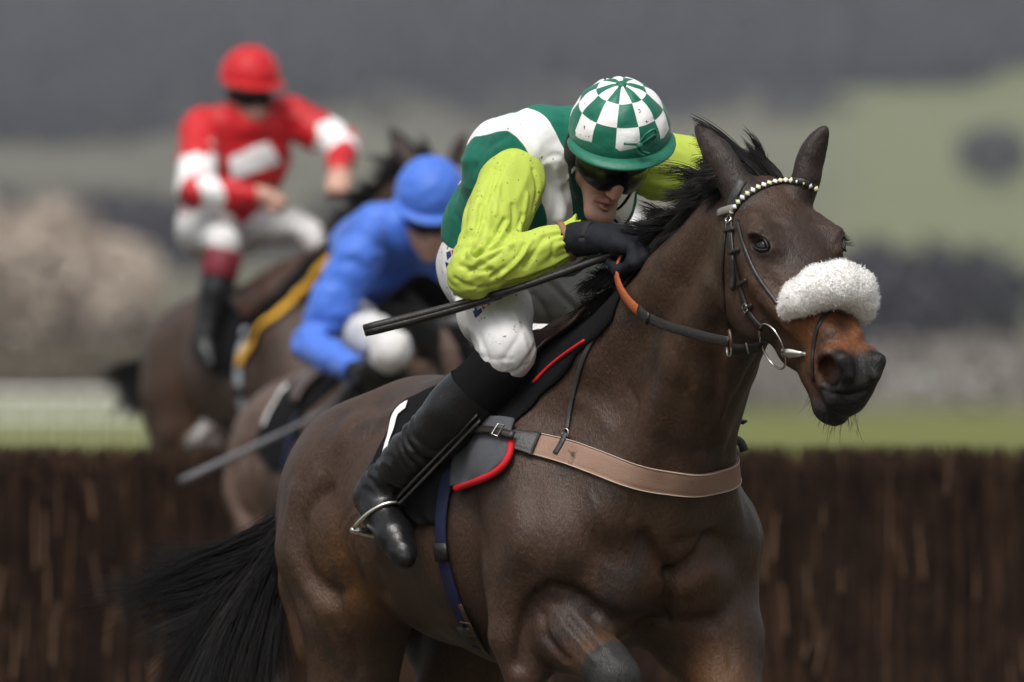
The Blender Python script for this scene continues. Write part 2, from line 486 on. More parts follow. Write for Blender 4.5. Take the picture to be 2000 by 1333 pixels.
    # neck
    f.tube([(.43, 0, 1.355), (.60, 0, 1.50), (.76, 0, 1.64), (.90, 0, 1.745), (.97, 0, 1.80)], [.255, .205, .160, .128, .09], 0.08, Y, [.145, .108, .088, .074, .06], lab=8)
    f.tube([(.56, 0, 1.30), (.57, 0, 1.13)], [.10, .05], 0.05, Y, [.11, .06], lab=8)
    for s in (-1, 1):
        f.tube([(.91, s * .055, 1.66), (.77, s * .070, 1.50), (.655, s * .080, 1.33), (.58, s * .120, 1.19)], [.035, .042, .045, .055], 0.05, lab=8)
        f.tube([(.88, s * .05, 1.80), (.72, s * .068, 1.68), (.52, s * .10, 1.52), (.36, s * .12, 1.42)], [.03, .045, .06, .06], 0.07, lab=8)
    f.tube([(.95, 0, 1.60), (.83, 0, 1.47), (.685, 0, 1.28), (.58, 0, 1.12)], [.035, .035, .03, .02], 0.06, lab=8)           # windpipe
    # head
    g = lambda *a: hd(*a)
    f.ell(g(.10, 0, -.080), (.12, .086, .085), 0.05, HROT, lab=9)
    f.ell(g(.185, 0, -.062), (.135, .106, .068), 0.05, HROT, lab=9)
    f.tube([g(.20, 0, -.062), g(.33, 0, -.068), g(.47, 0, -.058)], [.068, .060, .048], 0.04, Y, [.092, .070, .050], lab=9)
    f.tube([g(.22, 0, -.155), g(.36, 0, -.155), g(.47, 0, -.128)], [.055, .044, .034], 0.04, Y, [.060, .044, .036], lab=9)
    for s in (-1, 1):
        f.ell(g(.200, s * .060, -.140), (.130, .040, .096), 0.03, HROT, lab=9)                        # jaw plate
        f.tube([g(.140, s * .074, -.012), g(.180, s * .086, -.002), g(.225, s * .080, -.010)], [.018, .019, .015], 0.035, lab=9)   # brow
        f.tube([g(.20, s * .094, -.058), g(.26, s * .092, -.072), g(.38, s * .066, -.076)], [.016, .015, .010], 0.035, lab=9)   # facial crest
        f.ell(g(.14, s * .075, -.10), (.05, .028, .055), 0.03, HROT, lab=9)
        f.tube([g(.36, s * .040, -.026), g(.46, s * .034, -.020)], [.012, .012], 0.035, lab=9)
        # ears, pricked outwards
        if s < 0: e0, e1_, sd = H.L(1452, 385, -.058), H.L(1363, 249, -.100), (.55, -.45, -.2)
        else: e0, e1_, sd = H.L(1566, 372, .058), H.L(1611, 252, .092), (.75, .55, .1)
        q = e1_ - e0; o_ = np.cross(q, (0, 1, 0)); o_ /= np.linalg.norm(o_)
        bow = (-.006 if s < 0 else .010)
        f.tube([e0, e0 + .22 * q, e0 + .42 * q + o_ * bow, e0 + .62 * q + o_ * bow, e0 + .82 * q + o_ * bow * .6, e0 + .97 * q, e0 + q], [.036, .030, .029, .027, .0175, .007, .003], 0.025,
               sd, [.030, .024, .022, .020, .014, .006, .003], lab=11)
    # muzzle
    g = lambda t_, y_, m_: hd(t_ - .010, y_ * .94, m_ - .008)
    f.ell(g(.515, 0, -.076), (.075, .055, .064), 0.03, HROT, lab=9)
    f.ell(g(.578, 0, -.090), (.030, .044, .050), 0.03, HROT, lab=10)
    f.ell(g(.552, 0, -.150), (.040, .036, .028), 0.016, HROT, lab=10)
    f.tube([g(.47, 0, -.138), g(.54, 0, -.150)], [.032, .026], 0.025, Y, [.036, .034], lab=9)
    for s in (-1, 1):
        f.ell(g(.540, s * .036, -.050), (.052, .030, .050), 0.016, HROT, lab=10)
        f.tube([g(.495, s * .053, -.060), g(.515, s * .056, -.022), g(.555, s * .048, -.004), g(.585, s * .034, -.020)], [.007, .010, .012, .010], 0.016, lab=10)
        f.tube([g(.556, s * .070, -.052), g(.538, s * .042, -.048), g(.50, s * .034, -.05)], [.033, .026, .012], 0.010, _nn, [.041, .032, .014], lab=10, mode=-1)
        f.tube([g(.600, s * .026, -.126), g(.550, s * .046, -.124), g(.490, s * .050, -.120)], [.003, .005, .003], 0.010, mode=-1)  # mouth line
    V, Q, L = f.mesh()
    return smooth(V, Q, 2, 0.5), Q, L

HV, HQ, HL = build_lead_horse()
def ray_local(fr, bvh, u, v):
    o = fr.loc((0, 0, CAMZ)); w = fr.loc(P(u, v, 30.0))
    d = (w - o); d /= np.linalg.norm(d)
    h = bvh.ray_cast(Vector(o), Vector(d))
    return (None, None) if h[0] is None else (np.array(h[0]), np.array(h[1]))
def seg_dist(V, pts):
    best = np.full(len(V), 9.0)
    for a, b in zip(pts[:-1], pts[1:]):
        ab = b - a; t = np.clip(((V - a) @ ab) / max(ab @ ab, 1e-9), 0, 1)
        best = np.minimum(best, np.linalg.norm(V - a - t[:, None] * ab, axis=1))
    return best
# muscle relief, read off the photograph: (pixels, width, height, mirrored)
RELIEF = [
    ([(700, 830), (660, 900), (640, 960)], .030, -.007, 1),
    ([(640, 960), (600, 1000), (590, 1070), (615, 1130), (660, 1160)], .020, -.010, 1),
    ([(650, 1040), (660, 1090)], .050, .010, 1),
    ([(575, 960), (562, 1060), (590, 1140), (640, 1195)], .022, .008, 1),
    ([(700, 990), (715, 1080), (745, 1160)], .026, -.016, 1),
    ([(745, 1030), (735, 1085)], .024, .008, 1),
    ([(790, 800), (720, 830), (690, 870)], .025, .006, 1),
    ([(760, 840), (700, 930)], .030, -.006, 1),
    ([(1040, 960), (1048, 1050), (1040, 1120)], .030, -.007, 1),
    ([(1010, 990), (1000, 1100)], .030, .006, 1),
    ([(1010, 1295), (1028, 1200), (1075, 1148), (1130, 1165), (1160, 1195)], .016, -.016, 0),
    ([(1255, 1050), (1285, 1095), (1308, 1122)], .016, -.013, 1),
    ([(1308, 1122), (1303, 1160), (1298, 1220)], .011, -.018, 0),
    ([(1250, 1130), (1280, 1150)], .035, .008, 1),
    ([(1160, 1010), (1140, 1090)], .045, .008, 1),
    ([(1130, 1170), (1200, 1210), (1260, 1220)], .022, -.010, 1),
    ([(1400, 640), (1395, 760), (1370, 880)], .018, -.011, 1),
    ([(1380, 560), (1365, 700), (1330, 850)], .030, .008, 1),
    ([(1330, 560), (1290, 700), (1200, 850)], .035, -.006, 1),
    ([(1420, 700), (1415, 800), (1405, 900)], .014, .006, 0),
    ([(1110, 1210), (1160, 1265)], .012, -.007, 0),
    ([(1060, 1240), (1110, 1290)], .010, -.006, 0),
    ([(1500, 600), (1470, 660)], .030, .004, 1),
    ([(1500, 520), (1545, 560)], .014, .003, 1),
    ([(1530, 500), (1560, 580)], .016, -.003, 1),
    ([(1545, 620), (1575, 640), (1590, 668)], .0055, .0030, 1), ([(1520, 640), (1560, 665)], .006, .0025, 1), ([(1455, 620), (1480, 600), (1500, 560)], .007, .0022, 1),
    ([(1620, 630), (1640, 660)], .006, .0025, 1), ([(1606, 762), (1630, 770), (1660, 772), (1692, 764)], .0055, -.0065, 0), ([(1612, 785), (1640, 790), (1672, 786)], .009, .004, 0), ([(1604, 735), (1618, 755), (1640, 762)], .006, .004, 0), ([(1650, 760), (1680, 752)], .010, .004, 0), ([(1470, 440), (1500, 425), (1530, 440)], .010, -.004, 1), ([(1462, 455), (1490, 450), (1515, 470)], .007, .0035, 1),
    ([(1360, 760), (1380, 820), (1375, 880)], .008, .004, 0), ([(1390, 700), (1400, 780), (1398, 860)], .007, -.005, 0), ([(1330, 640), (1345, 700), (1340, 760)], .010, -.004, 0),
    ([(1230, 760), (1240, 800), (1225, 850)], .012, -.003, 0), ([(1120, 780), (1160, 800), (1200, 850)], .020, .004, 0),
    ([(1080, 1190), (1120, 1240), (1160, 1290)], .007, .0045, 0), ([(1060, 1200), (1070, 1250), (1100, 1290)], .008, -.006, 0), ([(1120, 1190), (1160, 1240), (1200, 1290)], .010, .004, 0),
    ([(1150, 960), (1165, 990), (1160, 1030)], .006, .0025, 0), ([(1170, 1090), (1185, 1110), (1200, 1120)], .005, .0025, 0), ([(1240, 960), (1230, 1010)], .008, -.003, 0),
    ([(1330, 1060), (1380, 1050), (1420, 1060)], .016, -.007, 0), ([(1340, 1150), (1380, 1120), (1420, 1130)], .030, .007, 0), ([(1390, 1210), (1420, 1250), (1430, 1300)], .012, -.005, 0),
    ([(700, 1000), (680, 1040), (690, 1080)], .006, -.004, 0), ([(710, 1010), (695, 1050), (705, 1085)], .005, -.003, 0), ([(690, 990), (668, 1030), (672, 1075)], .006, -.003, 0),
    ([(620, 930), (600, 1000)], .016, .005, 1), ([(680, 900), (640, 990)], .018, .004, 1), ([(660, 1180), (690, 1240), (700, 1310)], .014, -.006, 1), ([(620, 1190), (650, 1260), (670, 1330)], .012, .005, 1),
    ([(830, 1080), (850, 1150), (880, 1220)], .030, .004, 0), ([(770, 1110), (800, 1180)], .030, -.004, 0), ([(930, 1000), (950, 1080), (955, 1150)], .025, -.004, 0),
]
def apply_relief(V, Q, RELIEF=RELIEF, fr=None, sm=.4):
    fr = fr or H
    bvh = BVHTree.FromPolygons(V.tolist(), Q.tolist()); N = vnormals(V, Q); D = np.zeros(len(V))
    for px, w, h, mir in RELIEF:
        pts = [ray_local(fr, bvh, u, v)[0] for u, v in curve(px, 9)]
        pts = [p for p in pts if p is not None]
        if len(pts) < 2: continue
        for s in ((1, -1) if mir else (1,)):
            q = np.array(pts) * (1, s, 1)
            near = ((V > q.min(0) - 3 * w) & (V < q.max(0) + 3 * w)).all(1); ix = np.nonzero(near)[0]
            d = seg_dist(V[ix], q); D[ix] += h * np.exp(-(d / w) ** 2)
    return smooth(V + N * D[:, None], Q, 1, sm)
HV = apply_relief(HV, HQ)
# eye sockets: where the photograph has the near eye, and its mirror image
_bv = BVHTree.FromPolygons(HV.tolist(), HQ.tolist())
EYE_P = ray_local(H, _bv, 1484, 478)[0]
EYE_N = np.array([.30, -.86, .34]); EYE_N /= np.linalg.norm(EYE_N)
EYE_W = np.array([1.0, 0, -.30]); EYE_W -= EYE_N * (EYE_W @ EYE_N); EYE_W /= np.linalg.norm(EYE_W); EYE_H = np.cross(EYE_N, EYE_W)
if EYE_H[2] < 0: EYE_H = -EYE_H
def carve_eyes(V):
    V = V.copy()
    for s in (1, -1):
        m_ = np.array([1, s, 1]); q = (V - EYE_P * m_) * m_
        w_, h_, n_ = q @ EYE_W, q @ EYE_H, q @ EYE_N; ok = np.abs(n_) < .05
        rho = (w_ / .0235) ** 2 + (h_ / .0145) ** 2
        d = np.where(ok, -.012 * np.clip(1 - rho, 0, 1) ** .6 + .0045 * np.exp(-((np.sqrt(rho) - 1.25) / .22) ** 2) * (1 + .5 * np.sign(h_)), 0)
        d += np.where(ok, .004 * np.exp(-(w_ / .035) ** 2 - ((h_ - .030) / .010) ** 2), 0)
        V += d[:, None] * EYE_N * m_
    return V
HV = carve_eyes(HV)
def coat_colour(V, L):
    c = np.empty((len(V), 3)); base = np.array([.049, .0275, .0185])
    c[:] = base
    def blend(mask, col):
        m = np.clip(mask, 0, 1)[:, None]; c[:] = c * (1 - m) + np.array(col) * m
    d = lambda p, r: np.exp(-(((V - np.asarray(p)) / np.asarray(r)) ** 2).sum(1))
    n1 = vnoise(V, 7, 3)
    blend(.30 + .5 * n1, (.054, .033, .022))
    for s in (-1, 1):
        blend(1.0 * d((-.27, s * .24, 1.06), (.09, .09, .11)), (.105, .047, .016))         # tan flank
        blend(.75 * d((-.62, s * .2, .92), (.14, .12, .22)), (.085, .036, .013))
        blend(.8 * d((-.69, s * .16, 1.12), (.08, .10, .18)), (.085, .038, .014))
        blend(.45 * d((.60, s * .06, 1.08), (.08, .07, .10)), (.070, .034, .014))          # breast
        blend(.8 * d((.60, s * .13, .84), (.09, .07, .07)), (.11, .05, .016))
        blend(.9 * d(hd(.43, s * .05, -.05), (.065, .07, .065)), (.200, .075, .026))       # tan muzzle
        blend(.7 * d(hd(.255, s * .10, -.10), (.035, .05, .035)), (.10, .045, .016))
        blend(.35 * d((.80, s * .09, 1.55), (.12, .08, .14)), (.060, .031, .013))
    blend(.9 * d(hd(.47, 0, -.02), (.058, .07, .050)), (.165, .058, .020))
    blend(.6 * d(hd(.20, 0, .0), (.12, .10, .05)), (.022, .016, .014))
    blk = np.isin(L, (7,)) * 1.0
    blend(blk, (.028, .027, .027))
    blend(np.clip((.70 - V[:, 2]) / .15, 0, 1), (.018, .016, .015))
    t = (V - HEAD_O) @ _e1; m = (V - HEAD_O) @ _nn; ishead = (V[:, 0] > 1.1) & (V[:, 2] < 1.7)
    dark = ishead * np.clip(np.maximum((t - .515 - .35 * np.clip(-m - .03, -.1, .02)) / .02, 0), 0, 1)
    blend(dark, (.0095, .0085, .0085))
    blend((L == 11) * .8, (.024, .018, .016))
    blend((L == 4) * 1.0, (.05, .045, .04))
    return c
HC = coat_colour(HV, HL)
M_COAT = mat('bay_coat', attr=True, rough=0.44, spec=0.24, noise=(110, 0.30),
             bump=[(300, .30, (1, 1, .35)), (110, .20, (1, .8, .5)), (34, .10, (1, 1, 1))], var=[((.105, .088, .070), 120, .735, .76), ((.024, .018, .016), 9, .52, .70)])
lead = thing('racehorse', 'dark bay racehorse in front with a white sheepskin noseband', 'horse', tuple(H.o), H.rz, 'racehorses in the field')
body = new_mesh('body', HV, HQ, [M_COAT], lead, HC)
HN = vnormals(HV, HQ)
HBVH = BVHTree.FromPolygons(HV.tolist(), HQ.tolist())
# ------------------------------------------------------------------ the leading jockey
def Lp(*a): return np.array([H.L(*p) for p in a])
JC = H.L(1208, 256, 0.0)                     # middle of the skull
_p = R(42)
_yw = R(16)                                  # head turned a little towards the camera
JF = np.array([math.cos(_p) * math.cos(_yw), -math.cos(_p) * math.sin(_yw), -math.sin(_p)]); JF /= np.linalg.norm(JF)
JU = np.array([math.sin(_p) * math.cos(_yw), -math.sin(_p) * math.sin(_yw) + 0.17, math.cos(_p)]); JU -= JF * (JU @ JF); JU /= np.linalg.norm(JU)
JS = np.cross(JU, JF)                        # towards the rider's left
JROT = np.stack([JF, JS, JU])
def jh(f, s, u): return JC + f * JF + s * JS + (u - .020) * JU

ARM_R = Lp((1000, 362, -.185), (962, 445, -.26), (926, 530, -.325))
FORE_R = Lp((926, 530, -.325), (1015, 506, -.245), (1112, 470, -.150))
ARM_L = Lp((1280, 325, .185), (1345, 330, .26), (1420, 400, .30))
FORE_L = Lp((1420, 400, .30), (1370, 440, .18), (1330, 470, .09))
TORSO = Lp((1002, 508, 0), (1000, 445, 0), (1070, 345, 0), (1135, 292, 0))
THIGH_R = Lp((955, 535, -.13), (968, 612, -.215), (990, 684, -.245))
THIGH_L = Lp((1045, 535, .10), (1180, 590, .19), (1352, 672, .24))
SHIN_R = Lp((975, 718, -.250), (892, 808, -.296), (800, 900, -.325), (752, 948, -.335))
FOOT_R = Lp((738, 965, -.345), (745, 1000, -.352), (772, 1050, -.362), (788, 1082, -.366))
mir = lambda a: np.asarray(a) * (1, -1, 1)
SHIN_L = mir(SHIN_R); FOOT_L = mir(FOOT_R)
Yx = (0, 1, 0)

def fold(V, N, amp, sc, stretch, seed=0.0, thr=None):
    n = vnoise(V * np.asarray(stretch) + seed, sc, 2)
    r = 1 - np.abs(n) * 2.2
    return V + N * (amp * np.clip(r, -1, 1))[:, None]

def wrinkle(V, Q, pts, amp, wl, slant=0.0, seed=0):
    """rings of cloth folds round a limb: pts its axis, wl their spacing"""
    N = vnormals(V, Q); ax = pts[-1] - pts[0]; L = np.linalg.norm(ax); ax = ax / L
    side = np.cross(ax, (0, 0, 1.0)); side /= np.linalg.norm(side); up = np.cross(side, ax)
    q = V - pts[0]; t = q @ ax; th = np.arctan2(q @ side, q @ up)
    n1 = vnoise(V + seed, 9, 2)
    ph = t / wl * 2 * math.pi + slant * np.sin(th + seed) + 5.0 * n1
    a = np.clip(1 - np.abs(seg_dist(V, pts) - .055) / .06, 0, 1)
    return V + N * (amp * a * (np.abs(np.sin(ph * .5)) ** .7 - .6) * (0.6 + n1))[:, None]

def build_rider_body():
    xs = np.r_[np.arange(-.45, .27, .010), np.arange(.27, .60, .0030), np.arange(.60, .75, .010)]
    ys = np.r_[np.arange(-.50, -.115, .010), np.arange(-.115, .115, .0030), np.arange(.115, .50, .010)]
    zs = np.r_[np.arange(1.05, 1.78, .010), np.arange(1.78, 2.16, .0030)]
    f = Field(xs, ys, zs)
    f.tube(TORSO, [.085, .08, .09, .055], .04, Yx, [.11, .105, .13, .12], lab=1)
    for a in (ARM_R, ARM_L): f.tube(a, [.048, .042, .035], .03, lab=1)
    for a in (FORE_R, FORE_L): f.tube(a, [.034, .036, .025], .02, lab=1)
    for a in (THIGH_R, THIGH_L): f.tube(a, [.07, .062, .045], .04, lab=1)
    for a in (SHIN_R, SHIN_L): f.tube(a, [.042, .045, .034, .028], .03, lab=1)
    for a in (FOOT_R, FOOT_L): f.tube(a, [.03, .03, .026, .018], .02, lab=1)
    f.tube([TORSO[3], jh(-.03, 0, -.10), jh(.0, 0, -.04)], [.06, .055, .055], .03, lab=2)
    # skull and face: f forward, s left, u up
    f.ell(jh(-.01, 0, .01), (.095, .074, .10), .03, JROT, lab=2)
    f.ell(jh(.030, 0, -.055), (.058, .060, .070), .03, JROT, lab=2)
    f.tube([jh(.036, -.047, -.100), jh(.080, -.014, -.146), jh(.080, .014, -.146), jh(.036, .047, -.100)], [.015, .015, .015, .015], .03, lab=2)  # jaw
    f.ell(jh(.086, 0, -.148), (.015, .016, .014), .015, JROT, lab=2)         # chin
    f.tube([jh(.088, 0, -.020), jh(.104, 0, -.048), jh(.113, 0, -.068)], [.009, .0095, .0105], .014, lab=2)   # nose
    for s in (-1, 1):
        f.ell(jh(.101, s * .011, -.071), (.010, .007, .007), .008, JROT, lab=2)
        f.ell(jh(.066, s * .042, -.060), (.022, .020, .018), .025, JROT, lab=2)                     # cheekbone
        f.ell(jh(.078, s * .031, -.030), (.014, .016, .012), .012, JROT, mode=-1, lab=2)            # eye hollow
        f.ell(jh(.070, s * .031, -.030), (.012, .012, .010), .004, JROT, lab=2)
        f.ell(jh(.060, s * .052, -.100), (.020, .012, .022), .03, JROT, mode=-1)   # cheek hollow
    f.tube([jh(.078, -.020, -.112), jh(.095, 0, -.098), jh(.078, .020, -.112)], [.005, .0075, .005], .008, lab=3)     # lips
    f.tube([jh(.076, -.018, -.120), jh(.091, 0, -.113), jh(.076, .018, -.120)], [.005, .0075, .005], .006, lab=3)
    f.tube([jh(.083, -.021, -.1160), jh(.101, 0, -.1055), jh(.083, .021, -.1160)], [.0022, .0030, .0022], .004, mode=-1)
    V, Q, L = f.mesh(); V = smooth(V, Q, 1, .4)
    c = np.empty((len(V), 3)); c[:] = (.42, .245, .185)
    n = vnoise(V, 30, 3)[:, None]; c *= 1 + .18 * n
    dd = lambda p, r: np.exp(-(np.linalg.norm(V - p, axis=1) / r) ** 2)[:, None]
    for p, r, a in ((jh(.11, 0, -.062), .020, .5), (jh(.07, -.045, -.065), .025, .35), (jh(.07, .045, -.065), .025, .35), (jh(.085, 0, -.135), .02, .2)):
        c = c * (1 - a * dd(p, r)) + np.array((.46, .17, .13)) * a * dd(p, r)
    c[L == 3] = (.30, .115, .10)
    stub = np.clip(1 - np.linalg.norm((V - jh(.07, 0, -.12)) / .05, axis=1), 0, 1)[:, None] * .5
    c = c * (1 - stub) + np.array((.22, .15, .12)) * stub
    return V, Q, c

M_SKIN = mat('skin', attr=True, rough=.5, spec=.4, bump=[(300, .12, (1, 1, 1))])
rider = thing('person', 'jockey in green and white jersey with lime sleeves riding the leading horse', 'person', tuple(H.o), H.rz, 'jockeys in the race')
_V, _Q, _c = build_rider_body()
new_mesh('body', _V, _Q, [M_SKIN], rider, _c)

# ---- jersey
JG, JW, JL = (.006, .135, .088), (.80, .80, .80), (.42, .52, .075)
CR_SLEEVE = [(a, .0050, h, 0) for a, h in (([(1000, 300), (978, 330), (962, 372)], -.005), ([(1042, 332), (1050, 370), (1042, 410)], -.005), ([(1000, 470), (960, 488), (928, 500)], -.007),
    ([(1000, 478), (962, 497), (930, 512)], .005), ([(990, 482), (950, 512), (915, 532)], -.006), ([(1025, 478), (1005, 508), (962, 540)], -.006), ([(1030, 480), (1012, 512), (975, 542)], .005), ([(1062, 464), (1045, 492), (1025, 522)], -.005),
    ([(1082, 470), (1078, 502)], -.004), ([(890, 545), (930, 562), (990, 553), (1060, 533), (1100, 513)], -.004), ([(940, 400), (930, 450), (905, 500)], -.006), ([(948, 400), (938, 452), (914, 500)], .005), ([(985, 430), (962, 470), (930, 500)], -.007),
    ([(992, 436), (970, 474), (940, 502)], .005), ([(1002, 400), (1002, 440), (986, 470)], -.006), ([(965, 330), (950, 390), (944, 430)], -.005), ([(1022, 420), (1004, 460)], -.006), ([(1030, 380), (1022, 430)], .004), ([(975, 360), (968, 420)], .004),
    ([(900, 520), (930, 530), (960, 528)], -.005), ([(1040, 470), (1020, 500), (990, 520)], .004), ([(910, 490), (925, 505), (950, 512)], .004))]
CR_BREECH = [(a, w_, h * .55, 0) for a, w_, h in (([(930, 690), (960, 702), (1000, 702)], .005, -.003), ([(935, 655), (950, 690), (955, 722)], .007, -.006), ([(985, 700), (1012, 660), (1022, 630)], .006, -.005),
    ([(1036, 700), (1046, 672)], .006, -.005), ([(1020, 715), (1036, 690)], .005, -.005), ([(955, 590), (975, 650), (985, 720)], .004, -.004), ([(905, 600), (915, 650), (925, 690)], .010, -.009), ([(912, 640), (935, 660), (940, 690)], .008, .006),
    ([(1030, 560), (1060, 600), (1080, 640)], .008, -.008), ([(1060, 540), (1110, 590), (1130, 620)], .008, -.008), ([(1150, 530), (1130, 580), (1135, 620)], .008, -.007), ([(1020, 540), (1040, 580)], .008, -.008), ([(1075, 540), (1125, 590)], .008, .006),
    ([(870, 520), (880, 560), (900, 590)], .008, -.006), ([(890, 580), (930, 590), (960, 580)], .008, -.007), ([(965, 735), (1000, 728), (1030, 712)], .005, -.005), ([(940, 720), (965, 735)], .005, .004), ([(1000, 600), (1020, 650), (1030, 690)], .006, .004))]
CR_JERSEY = [(a, w_, h * .55, 0) for a, w_, h in (([(900, 380), (918, 420), (922, 450)], .010, -.008), ([(1058, 316), (1088, 303), (1120, 322)], .006, -.006), ([(1070, 330), (1085, 400), (1075, 440)], .009, -.009), ([(1105, 370), (1118, 430)], .010, -.009), ([(930, 330), (960, 285), (1005, 258)], .010, -.006),
    ([(1085, 330), (1100, 400), (1095, 440)], .009, .008), ([(890, 420), (905, 445)], .008, -.006), ([(950, 300), (930, 350)], .010, .005), ([(1010, 240), (1040, 262), (1062, 300)], .009, -.005), ([(1070, 450), (1100, 440), (1130, 445)], .006, -.006))]
def build_jersey():
    f = Field.box((-.22, -.30, 1.50), (.60, .30, 2.13), .0052)
    f.tube(TORSO[1:], [.115, .128, .080], .04, Yx, [.150, .180, .160])
    f.tube([TORSO[0] + (0.01, 0, .03), TORSO[1]], [.108, .115], .03, Yx, [.150, .152])
    f.tube([TORSO[3], jh(-.045, 0, -.075)], [.082, .062], .03)
    for s in (-1, 1):
        f.tube([TORSO[2] + (.0, s * .10, .035), TORSO[3] + (-.02, s * .10, .012)], [.082, .072], .05)
        f.tube([TORSO[2] + (.10, s * .07, -.06), TORSO[1] + (.10, s * .07, -.03)], [.072, .065], .05)
    V, Q, L = f.mesh(); V = smooth(V, Q, 2, .5)
    N = vnormals(V, Q)
    n = vnoise(V * (1, 1.5, 1.0) + 3.1, 9, 2); n2 = vnoise(V * (1.3, .5, 1.3) + 9.7, 22, 2)
    V = V + N * (.0065 * (1 - np.abs(n) * 2.6) + .0015 * (1 - np.abs(n2) * 2.6))[:, None]
    return apply_relief(smooth(V, Q, 1, .35), Q, CR_JERSEY, sm=.15), Q
def build_sleeve(arm, fore, seed):
    pts = np.vstack([arm, fore]); f = Field.box(pts.min(0) - .12, pts.max(0) + .12, .0036)
    a0 = arm[0] - .25 * (arm[1] - arm[0])
    f.tube(np.vstack([a0, arm[0], .5 * (arm[0] + arm[1]), arm[1], arm[2]]), [.056, .068, .065, .060, .047], .02)
    f.tube([arm[2], .55 * arm[2] + .45 * fore[1], fore[1], .5 * (fore[1] + fore[2]), fore[2]], [.046, .046, .044, .040, .036], .03)
    f.ell(arm[2] + (-.012, 0, -.022), (.040, .040, .032), .03)              # cloth hanging off the elbow
    V, Q, L = f.mesh(); V = smooth(V, Q, 2, .5)
    N = vnormals(V, Q)
    # long pulls from shoulder to elbow and elbow to wrist, rings where the arm bends
    out = np.zeros(len(V))
    for a, amp in ((arm, 1.0), (fore, .9)):
        ax = a[-1] - a[0]; L_ = np.linalg.norm(ax); ax /= L_
        q = V - a[0]; t = (q @ ax) / L_
        side = np.cross(ax, (0, 0, 1.0)); side /= np.linalg.norm(side); up = np.cross(side, ax)
        th = np.arctan2(q @ side, q @ up)
        m = np.exp(-np.clip(seg_dist(V, a) - .06, 0, 1) ** 2 / .02 ** 2) * np.clip(1.15 - np.abs(t - .5) * 1.3, 0, 1)
        n = vnoise(np.stack([np.cos(th) * 1.2 + seed, np.sin(th) * 1.2, t * 2.0 + th * .7], 1), 1.25, 2)
        out += amp * m * .006 * (1 - np.abs(n) * 3.0)
        k = np.exp(-((t - (.90 if a is arm else .10)) / .22) ** 2)
        n = vnoise(V + seed, 11, 2)
        out += m * k * .003 * np.sin((t * L_ / .038 + .8 * np.sin(th + seed)) * 2 * math.pi + 3.5 * n)
    gather = np.exp(-((V - fore[2]) @ ((fore[2] - fore[1]) / np.linalg.norm(fore[2] - fore[1])) / .035) ** 2)
    out += gather * .003 * np.sin(16 * th)
    V = smooth(V + N * out[:, None], Q, 1, .35)
    return apply_relief(V, Q, CR_SLEEVE, sm=.12), Q
M_SILK = mat('jersey_silk', JG, rough=.55, spec=.25, sheen=.05, bump=[(16, .16, (1, 1.4, .8)), (60, .08, (1, 1, 1)), (900, .06, (1, 1, 1))], noise=(9, .10))
def add_braces(m):
    """two white bands over the shoulders, woven into the cloth"""
    n = m.node_tree.nodes; l = m.node_tree.links; b = n['Principled BSDF']
    src = b.inputs['Base Color'].links[0].from_socket
    tc = n.new('ShaderNodeTexCoord'); sx = n.new('ShaderNodeSeparateXYZ'); l.new(tc.outputs['Object'], sx.inputs[0])
    def mth(op, a, c, clamp=False):
        q = n.new('ShaderNodeMath'); q.operation = op; q.use_clamp = clamp
        for i, v in enumerate((a, c)):
            if isinstance(v, (int, float)): q.inputs[i].default_value = v
            else: l.new(v, q.inputs[i])
        return q.outputs[0]
    ab = mth('ABSOLUTE', sx.outputs[1], 0)
    ctr = mth('ADD', mth('MULTIPLY', mth('SUBTRACT', sx.outputs[2], 1.80), .42), .058)
    d = mth('ABSOLUTE', mth('SUBTRACT', ab, ctr), 0)
    fac = mth('MULTIPLY', mth('SUBTRACT', .037, d), 900.0, True)
    mx = n.new('ShaderNodeMix'); mx.data_type = 'RGBA'
    l.new(fac, mx.inputs['Factor']); l.new(src, mx.inputs['A']); mx.inputs['B'].default_value = (.80, .80, .80, 1)
    l.new(mx.outputs['Result'], b.inputs['Base Color'])
    return m
def mud(m, scale=95, thr=.715, col=(.05, .04, .03)):
    """flecks of mud kicked up by the other runners"""
    n = m.node_tree.nodes; l = m.node_tree.links; b = n['Principled BSDF']
    src = b.inputs['Base Color'].links[0].from_socket
    tc = n.new('ShaderNodeTexCoord'); t = n.new('ShaderNodeTexNoise'); t.inputs['Scale'].default_value = scale; t.inputs['Detail'].default_value = 3
    t2 = n.new('ShaderNodeTexNoise'); t2.inputs['Scale'].default_value = 14
    l.new(tc.outputs['Object'], t.inputs['Vector']); l.new(tc.outputs['Object'], t2.inputs['Vector'])
    ad = n.new('ShaderNodeMath'); ad.operation = 'MULTIPLY_ADD'; ad.inputs[1].default_value = .22
    l.new(t2.outputs['Fac'], ad.inputs[0]); l.new(t.outputs['Fac'], ad.inputs[2])
    mr = n.new('ShaderNodeMapRange'); mr.inputs['From Min'].default_value = thr + .11; mr.inputs['From Max'].default_value = thr + .13
    l.new(ad.outputs[0], mr.inputs['Value'])
    mx = n.new('ShaderNodeMix'); mx.data_type = 'RGBA'
    l.new(mr.outputs[0], mx.inputs['Factor']); l.new(src, mx.inputs['A']); mx.inputs['B'].default_value = (*col, 1)
    l.new(mx.outputs['Result'], b.inputs['Base Color'])
    return m
mud(add_braces(M_SILK))
M_LIME = mud(mat('lime_silk', JL, rough=.6, spec=.22, sheen=.05, bump=[(16, .20, (1, 1, .7)), (48, .14, (1, 1, .6)), (900, .06, (1, 1, 1))], noise=(9, .08)), thr=.675, col=(.14, .14, .03))
_V, _Q = build_jersey()
jersey = new_mesh('jersey', _V, _Q, [M_SILK], rider)
JBVH = BVHTree.FromPolygons(_V.tolist(), _Q.tolist())
SLV = {}
